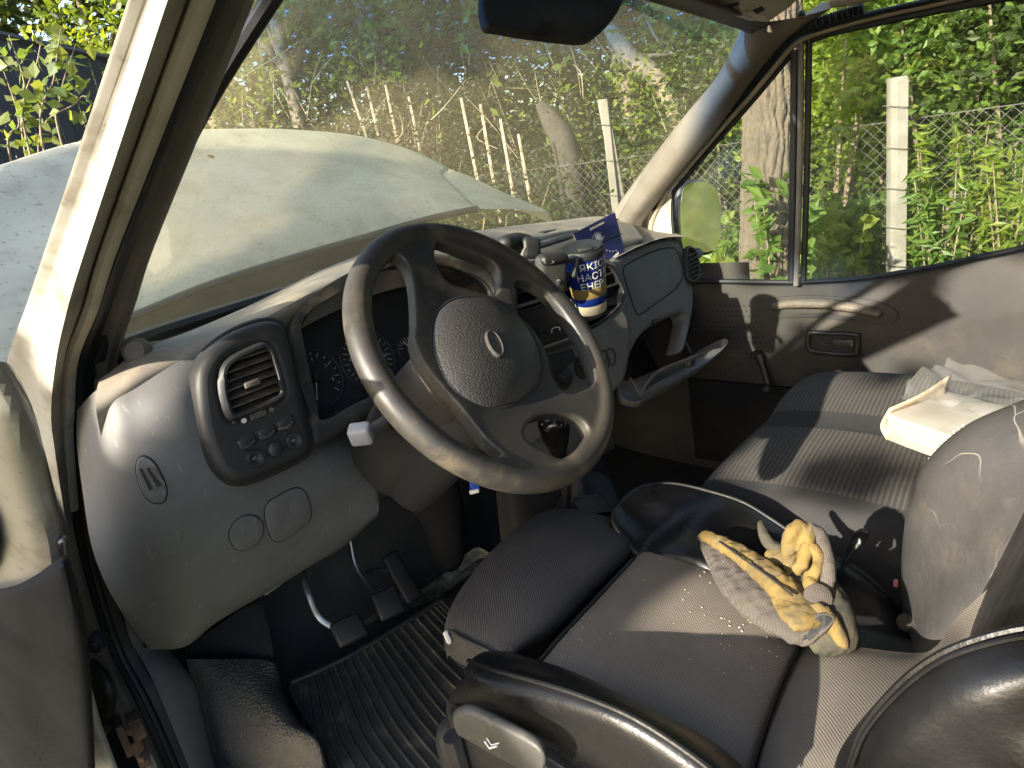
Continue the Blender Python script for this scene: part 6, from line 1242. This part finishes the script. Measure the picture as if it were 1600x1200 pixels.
tr_ = [(1310, 9.0, 7.5, .11, 4.2, 4200, .17, 0, 'slender tree with pale trunk high in the side window', (0, 0)), (1430, 9.6, 8.0, .13, 4.6, 4600, .17, 1, 'leafy bright tree over the nearer concrete post', (0.02, 0)),
       (1570, 8.6, 7.5, .12, 4.4, 4600, .17, 0, 'leafy tree filling the upper right of the side window', (0, 0)), (1180, 11, 9, .15, 5, 4600, .18, 1, 'bright tree behind the passenger pillar', (0, 0)),
       (1010, 9.2, 8, .14, 4.6, 4200, .16, 1, 'sunlit tree leaning over the passenger corner of the windscreen', (-.10, .10)), (900, 11.5, 8.5, .14, 5, 4600, .16, 2, 'dark tree above the farther concrete post', (0, 0)),
       (760, 12.5, 9, .15, 5.5, 5000, .16, 2, 'dark tree behind the sun visor', (0, 0)), (620, 12.5, 9, .14, 5.2, 5000, .15, 0, 'green tree above the crown of the bonnet', (0, 0)),
       (470, 9.4, 7, .10, 3.6, 6000, .11, 1, 'bright yellow green tree right of the driver pillar', (0, 0)), (340, 12, 8, .12, 4.4, 4600, .14, 1, 'yellow green tree behind the driver pillar', (0, 0)), (185, 12.5, 6.0, .10, 1.7, 2600, .12, 1, 'bright yellow green tree above the dark sheet fence', (0, 0))]
for k, (x, y) in enumerate(((3.4, -6.0), (4.6, -8.0), (2.9, -9.5))): shrub(x, y, 3.0, 2.6, 1800, .13, m_leaf[1], ['bright bush that the wing mirror shows behind the van', 'tall bright bush farther behind the van', 'bright bush straight behind the van'][k], group=G_th, seed=40+k)
for k, (px, d, h, trr, cw, n, lf, mt, lab, ln) in enumerate(tr_):
    x, y = P2(px, d); tree(x, y, h, trr, cw, n, lf, m_leaf[mt], lab, lean=ln, group=G_tr, seed=k, zc=.62 if px > 300 else .6, ch=.36)
# leaning trunks seen through the windscreen
lt_ = thing('tree', (A(1040, 240, d=8.0)[0], A(1040, 240, d=8.0)[1], GZ), 'leaning bare trunk crossing the upper right of the windscreen', 'tree')
obj('trunk', tube([V3(A(1130, 330, d=8)[0], A(1130, 330, d=8)[1], GZ), A(1045, 150, d=8.0), A(985, 90, d=8.1), A(940, 20, d=8.2), A(900, -60, d=8.4)], [.13, .11, .10, .08, .05], n=10, seg=24), m_bark, lt_)
obj('limb', join(tube([A(985, 90, d=8.1), A(1040, 84, d=8.0), A(1140, 66, d=7.9)], [.03, .02, .008], n=6, seg=12), tube([A(1042, 83, d=8), A(1020, 50, d=8), A(1005, 20, d=8)], [.014, .014, .006], n=6, seg=10)), m_twig, lt_)
lt2 = thing('tree', (A(850, 330, d=7.9)[0], A(850, 330, d=7.9)[1], GZ), 'grey leaning stump behind the stakes, left of the farther concrete post', 'tree')
obj('trunk', tube([V3(A(900, 330, d=7.6)[0], A(900, 330, d=7.6)[1], GZ), A(888, 250, d=7.6), A(862, 190, d=7.7), A(845, 165, d=7.8)], [.15, .14, .11, .06], n=12, seg=16), M('dark_stump_bark', (.045, .04, .033), (.03, .027, .022), 10, rough=.95, bump=(40, .01)), lt2)
# weeds with narrow upright leaves under the side window
for k, (px, d, h) in enumerate(((1475, 4.9, 1.0), (1490, 5.1, 1.2), (1555, 5.2, 1.1), (1590, 4.8, 1.0), (1340, 5.6, .9), (1296, 5.4, .75), (1135, 5.2, .85), (1155, 4.6, .7), (1218, 4.45, 1.15), (1090, 5.6, .8))):
    x, y = P2(px, d); r = np.random.default_rng(60+k); t = thing('weed', (x, y, GZ), ['tall narrow-leaved weed right of the nearer concrete post', 'tallest weed in the middle of the side window sill', 'narrow-leaved weed near the right end of the side window', 'narrow-leaved weed at the far right end of the window sill', 'leafy weed at the foot of the fence left of the nearer concrete post', 'low weed just right of the window division bar', 'leafy weed between the wing mirror and the furrowed trunk', 'low weed at the foot of the furrowed trunk', 'slim weed standing against the furrowed trunk', 'leafy weed behind the wing mirror'][k], 'weed', 'weeds below the side windows')
    Cs, st = [], []
    for q in range(7):
        a = r.random()*6.28; rd_ = .16*r.random(); b = V3(x+math.cos(a)*rd_, y+math.sin(a)*rd_, GZ); e = b+V3(math.cos(a)*.12, math.sin(a)*.12, h*(.75+.3*r.random()))
        st.append(tube([b-V3(0, 0, .03), b*.5+e*.5, e], [.006, .005, .003], n=5, seg=6))
        for z in np.linspace(.25, 1, 17):
            for u in range(3):
                aa = r.random()*6.28; Cs.append(b+(e-b)*z+V3(math.cos(aa), math.sin(aa), .2)*(.04+.05*(1-z)))
    V, F = leaves(np.array(Cs), .12, r=r, asp=.26 if k < 4 else .5); fast('foliage', V, F, m_leaf[1 if k % 2 else 0], t); obj('stem', join(*st), m_twig, t)
# far wood that closes the horizon
r = np.random.default_rng(77); Cf = []
for k in range(440):
    a = math.radians(-32+k*.48+r.random()); d = 15+r.random()*8; c = V3(math.sin(a)*d, math.cos(a)*d, GZ+r.random()**.75*(8.2 if a > math.radians(10) else 2.0))
    Cf.append(c+r.normal(size=(280, 3))*V3(.9, .9, .8))
Cf = np.concatenate(Cf); Cf = Cf[Cf[:, 2] > GZ]
fw2 = fast('far_wood', *leaves(Cf, .30, r=r), m_leaf[2], None); tag(fw2, 'dense dark wood closing the view far behind the fence', 'wood', kind='stuff')
# ---- dark sheet fence with a vine on the left
sf = thing('sheet_fence', (2.0, 7.6, GZ), 'dark blue grey profiled sheet fence left of the driver pillar', 'fence')
m_sheet = M('dark_sheet_metal', (.035, .038, .06), (.028, .03, .048), 4, rough=.55)
e0 = A(-140, 60, d=7.0); e1_ = A(175, 95, d=8.6); dirf = unit(V3(*(e1_-e0)[:2], 0)); nf = V3(-dirf[1], dirf[0], 0)
LEN = np.linalg.norm((e1_-e0)[:2]); topz = A(60, 34, d=7.6)[2]
NS = 14
for k in range(NS):
    c = e0+dirf*(LEN*(k+.5)/NS); c = V3(c[0], c[1], (topz-.02*k+GZ)/2)
    obj('sheet', box(c+nf*(.012 if k % 2 else 0), (LEN/NS*.985, .012, topz-.02*k-GZ), np.array([dirf, nf, V3(0, 0, 1)]), .003, 1), m_sheet, sf)
obj('top_rail', tube([V3(e0[0], e0[1], topz+.02), V3(*(e0+dirf*LEN*.36)[:2], topz+.06), V3(*(e0+dirf*LEN*.42)[:2], topz-.06), V3(e1_[0], e1_[1], topz-.30)], .045, n=4, seg=20), m_sheet, sf)
r = np.random.default_rng(12); vn_ = thing('vine', V3(*A(60, 230, d=6.4)[:2], GZ), 'leggy shrub with broad pale leaves in front of the dark sheet fence', 'shrub')
Cs, st = [], []
for (x0, y0, x1, y1, x2, y2) in ((50, 250, 38, 130, 14, 55), (70, 240, 85, 120, 95, 45), (20, 260, 30, 190, 2, 100), (100, 235, 95, 150, 118, 70), (62, 250, 120, 160, 136, 150), (40, 240, 60, 90, 70, 50)):
    d = 6.2+r.random()*.5; P = cr([V3(*A(x0, y0, d=d)[:2], GZ), A(x0, y0, d=d), A(x1, y1, d=d), A(x2, y2, d=d)], 40); st.append(tube(P, np.linspace(.014, .004, 40), n=5))
    for p in P[14::2]:
        for q in range(2): Cs.append(p+r.normal(size=3)*.10)
obj('stem', join(*st), m_twig, vn_); fast('foliage', *leaves(np.array(Cs), .125, r=r, asp=.75, droop=.3), leafmat('leaf_pale', (.075, .12, .04), (.10, .14, .05), (.15, .18, .06), .45), vn_)
# bare twigs and dry stems hanging in front of the thicket
r = np.random.default_rng(31); tw = []
for k in range(46):
    x = 380+r.random()*560; y = 10+r.random()*190; d = 7.4+r.random()*2; a = r.normal()*.6+1.4; L = 40+r.random()*110
    p0_, p1_ = A(x, y, d=d), A(x+math.cos(a)*L, y+math.sin(a)*L, d=d+r.random()*.6); tw.append(tube([p0_, (p0_+p1_)/2+r.normal(size=3)*.06, p1_], [.004, .007, .004], n=4, seg=8))
tag(obj('dry_twigs', join(*tw), M('dry_twig', (.34, .29, .2), (.2, .16, .11), 6, rough=.9), None), 'tangle of bare dry twigs hanging in the thicket beyond the bonnet', 'twigs', kind='stuff')
# verge plants and grass on the ground near the van
r = np.random.default_rng(41); n = 26000
gxp = 2.2+r.random(n)**.8*9; gyp = -1+r.random(n)*10; ok = (gxp-2.2) > 0
B = np.stack([gxp, gyp, np.full(n, GZ)], -1); aa = r.random(n)*6.28; hh = .06+.16*r.random(n); wd = .006+.006*r.random(n)
sd = np.stack([np.cos(aa), np.sin(aa), aa*0], -1); tp = B+np.stack([r.normal(size=n)*.05, r.normal(size=n)*.05, hh], -1)
V = np.stack([B-sd*wd[:, None], B+sd*wd[:, None], tp], 1).reshape(-1, 3); F = np.arange(3*n).reshape(-1, 3).tolist()
gr_ = fast('grass', V, F, leafmat('grass_blade', (.07, .10, .02), (.12, .13, .035), (.15, .16, .05), .4), None); tag(gr_, 'uneven verge grass between the van and the fence', 'grass', kind='stuff')

# ---- unseen tree added to shade the cab; crown gaps cut for the sun patches
bpy.context.view_layer.update(); _dg = bpy.context.evaluated_depsgraph_get()
LIT = [(215, 83, .03), (180, 200, .03), (160, 260, .03), (140, 330, .03), (112, 400, .03), (90, 480, .03), (70, 540, .03), (320, 60, .012), (240, 200, .012), (215, 280, .012), (168, 400, .015), (140, 480, .015), (112, 560, .015), (190, 630, .03), (215, 605, .035), (260, 582, .035), (310, 562, .035), (360, 545, .03), (410, 530, .03), (450, 500, .03), (500, 462, .03), (545, 435, .03),
 (545, 500, .03), (552, 530, .03), (566, 565, .028), (650, 695, .02), (690, 722, .025), (730, 745, .025), (775, 764, .02), (640, 445, .03), (655, 480, .035), (660, 520, .03), (700, 480, .03), (705, 505, .025), (740, 600, .03), (700, 618, .022), (765, 610, .03), (750, 650, .03), (770, 690, .03), (775, 425, .025), (790, 440, .025),
 (720, 400, .05), (760, 412, .05), (820, 395, .06), (800, 380, .05), (860, 410, .03), (900, 392, .03), (1040, 362, .05), (990, 345, .03),
 (1290, 470, .05), (1340, 480, .06), (1400, 470, .07), (1400, 520, .05), (1460, 490, .08), (1520, 530, .09), (1560, 470, .08), (1580, 560, .07), (1540, 590, .05), (1330, 500, .04), (1250, 455, .04),
 (1290, 618, .02), (1330, 632, .02), (1370, 648, .02), (1460, 650, .05), (1510, 650, .05), (1560, 680, .06), (1520, 700, .04), (1470, 850, .05), (1440, 900, .05), (1500, 880, .06), (1560, 830, .05), (1560, 920, .06), (1450, 960, .05), (1480, 960, .05),
 (1290, 1060, .05), (1350, 1060, .05), (1400, 1050, .04), (1260, 1120, .04), (1150, 950, .045), (1190, 990, .05), (1120, 925, .025), (1220, 1020, .035), (1150, 880, .04), (1210, 920, .045), (1250, 960, .045), (1240, 850, .03), (1290, 900, .03), (1180, 850, .03), (1300, 960, .03), (1180, 1075, .025),
 (340, 340, .08), (620, 160, .05), (900, 110, .05), (850, 200, .06), (870, 290, .12), (930, 270, .1), (800, 310, .08), (1100, 125, .03), (1180, 90, .04)]
rays_ = []
def sun_blocked(p):
    o_ = Vector(p); d_ = Vector(SUN); o_ = o_+d_*.006
    for _ in range(8):
        h_ = sc.ray_cast(_dg, o_, d_, distance=3.0)
        if not h_[0]: return False
        if 'glass' not in h_[4].name and 'windscreen' != h_[4].name: return True
        o_ = h_[1]+d_*.002
    return False
for px, py, rad in LIT:
    d = Vector(unit(ray(px, py))); h = sc.ray_cast(_dg, Vector((0, 0, 0)), d)
    if h[0] and not sun_blocked(h[1]): rays_.append((np.array(h[1]), rad))
r = np.random.default_rng(99); n = 15000
cn_ = V3(-3.0, .98, 1.05); Cc = cn_+(r.random((n, 3))-.5)*V3(1.0, 2.8, 1.75)
keep = np.ones(n, bool)
for P, rad in rays_:
    D = Cc-P; t_ = D@SUN; dist = np.linalg.norm(D-t_[:, None]*SUN, axis=1); keep &= dist > rad*1.0+.05
Cc = Cc[keep]
dt = thing('tree', (-3.2, 1, GZ), 'added leafy tree left of the open driver door, unseen, crown gapped to dapple the cab', 'tree')
fast('crown', *leaves(Cc, .12, r=r, asp=.75), m_leaf[0], dt)
obj('trunk', join(tube([V3(-3.2, 1, GZ-.05), V3(-3.2, 1, -.3), V3(-3.05, 1.05, .6)], [.07, .055, .04], n=8, seg=10), *[tube([V3(-3.1, 1.01, 0), V3(-3.0, 1.05+.5*s, .6), V3(-3.0, 1.05+1.2*s, .9+.2*abs(s))], [.03, .02, .008], n=6, seg=8) for s in (-1, -.5, .5, 1)]), m_bark, dt)
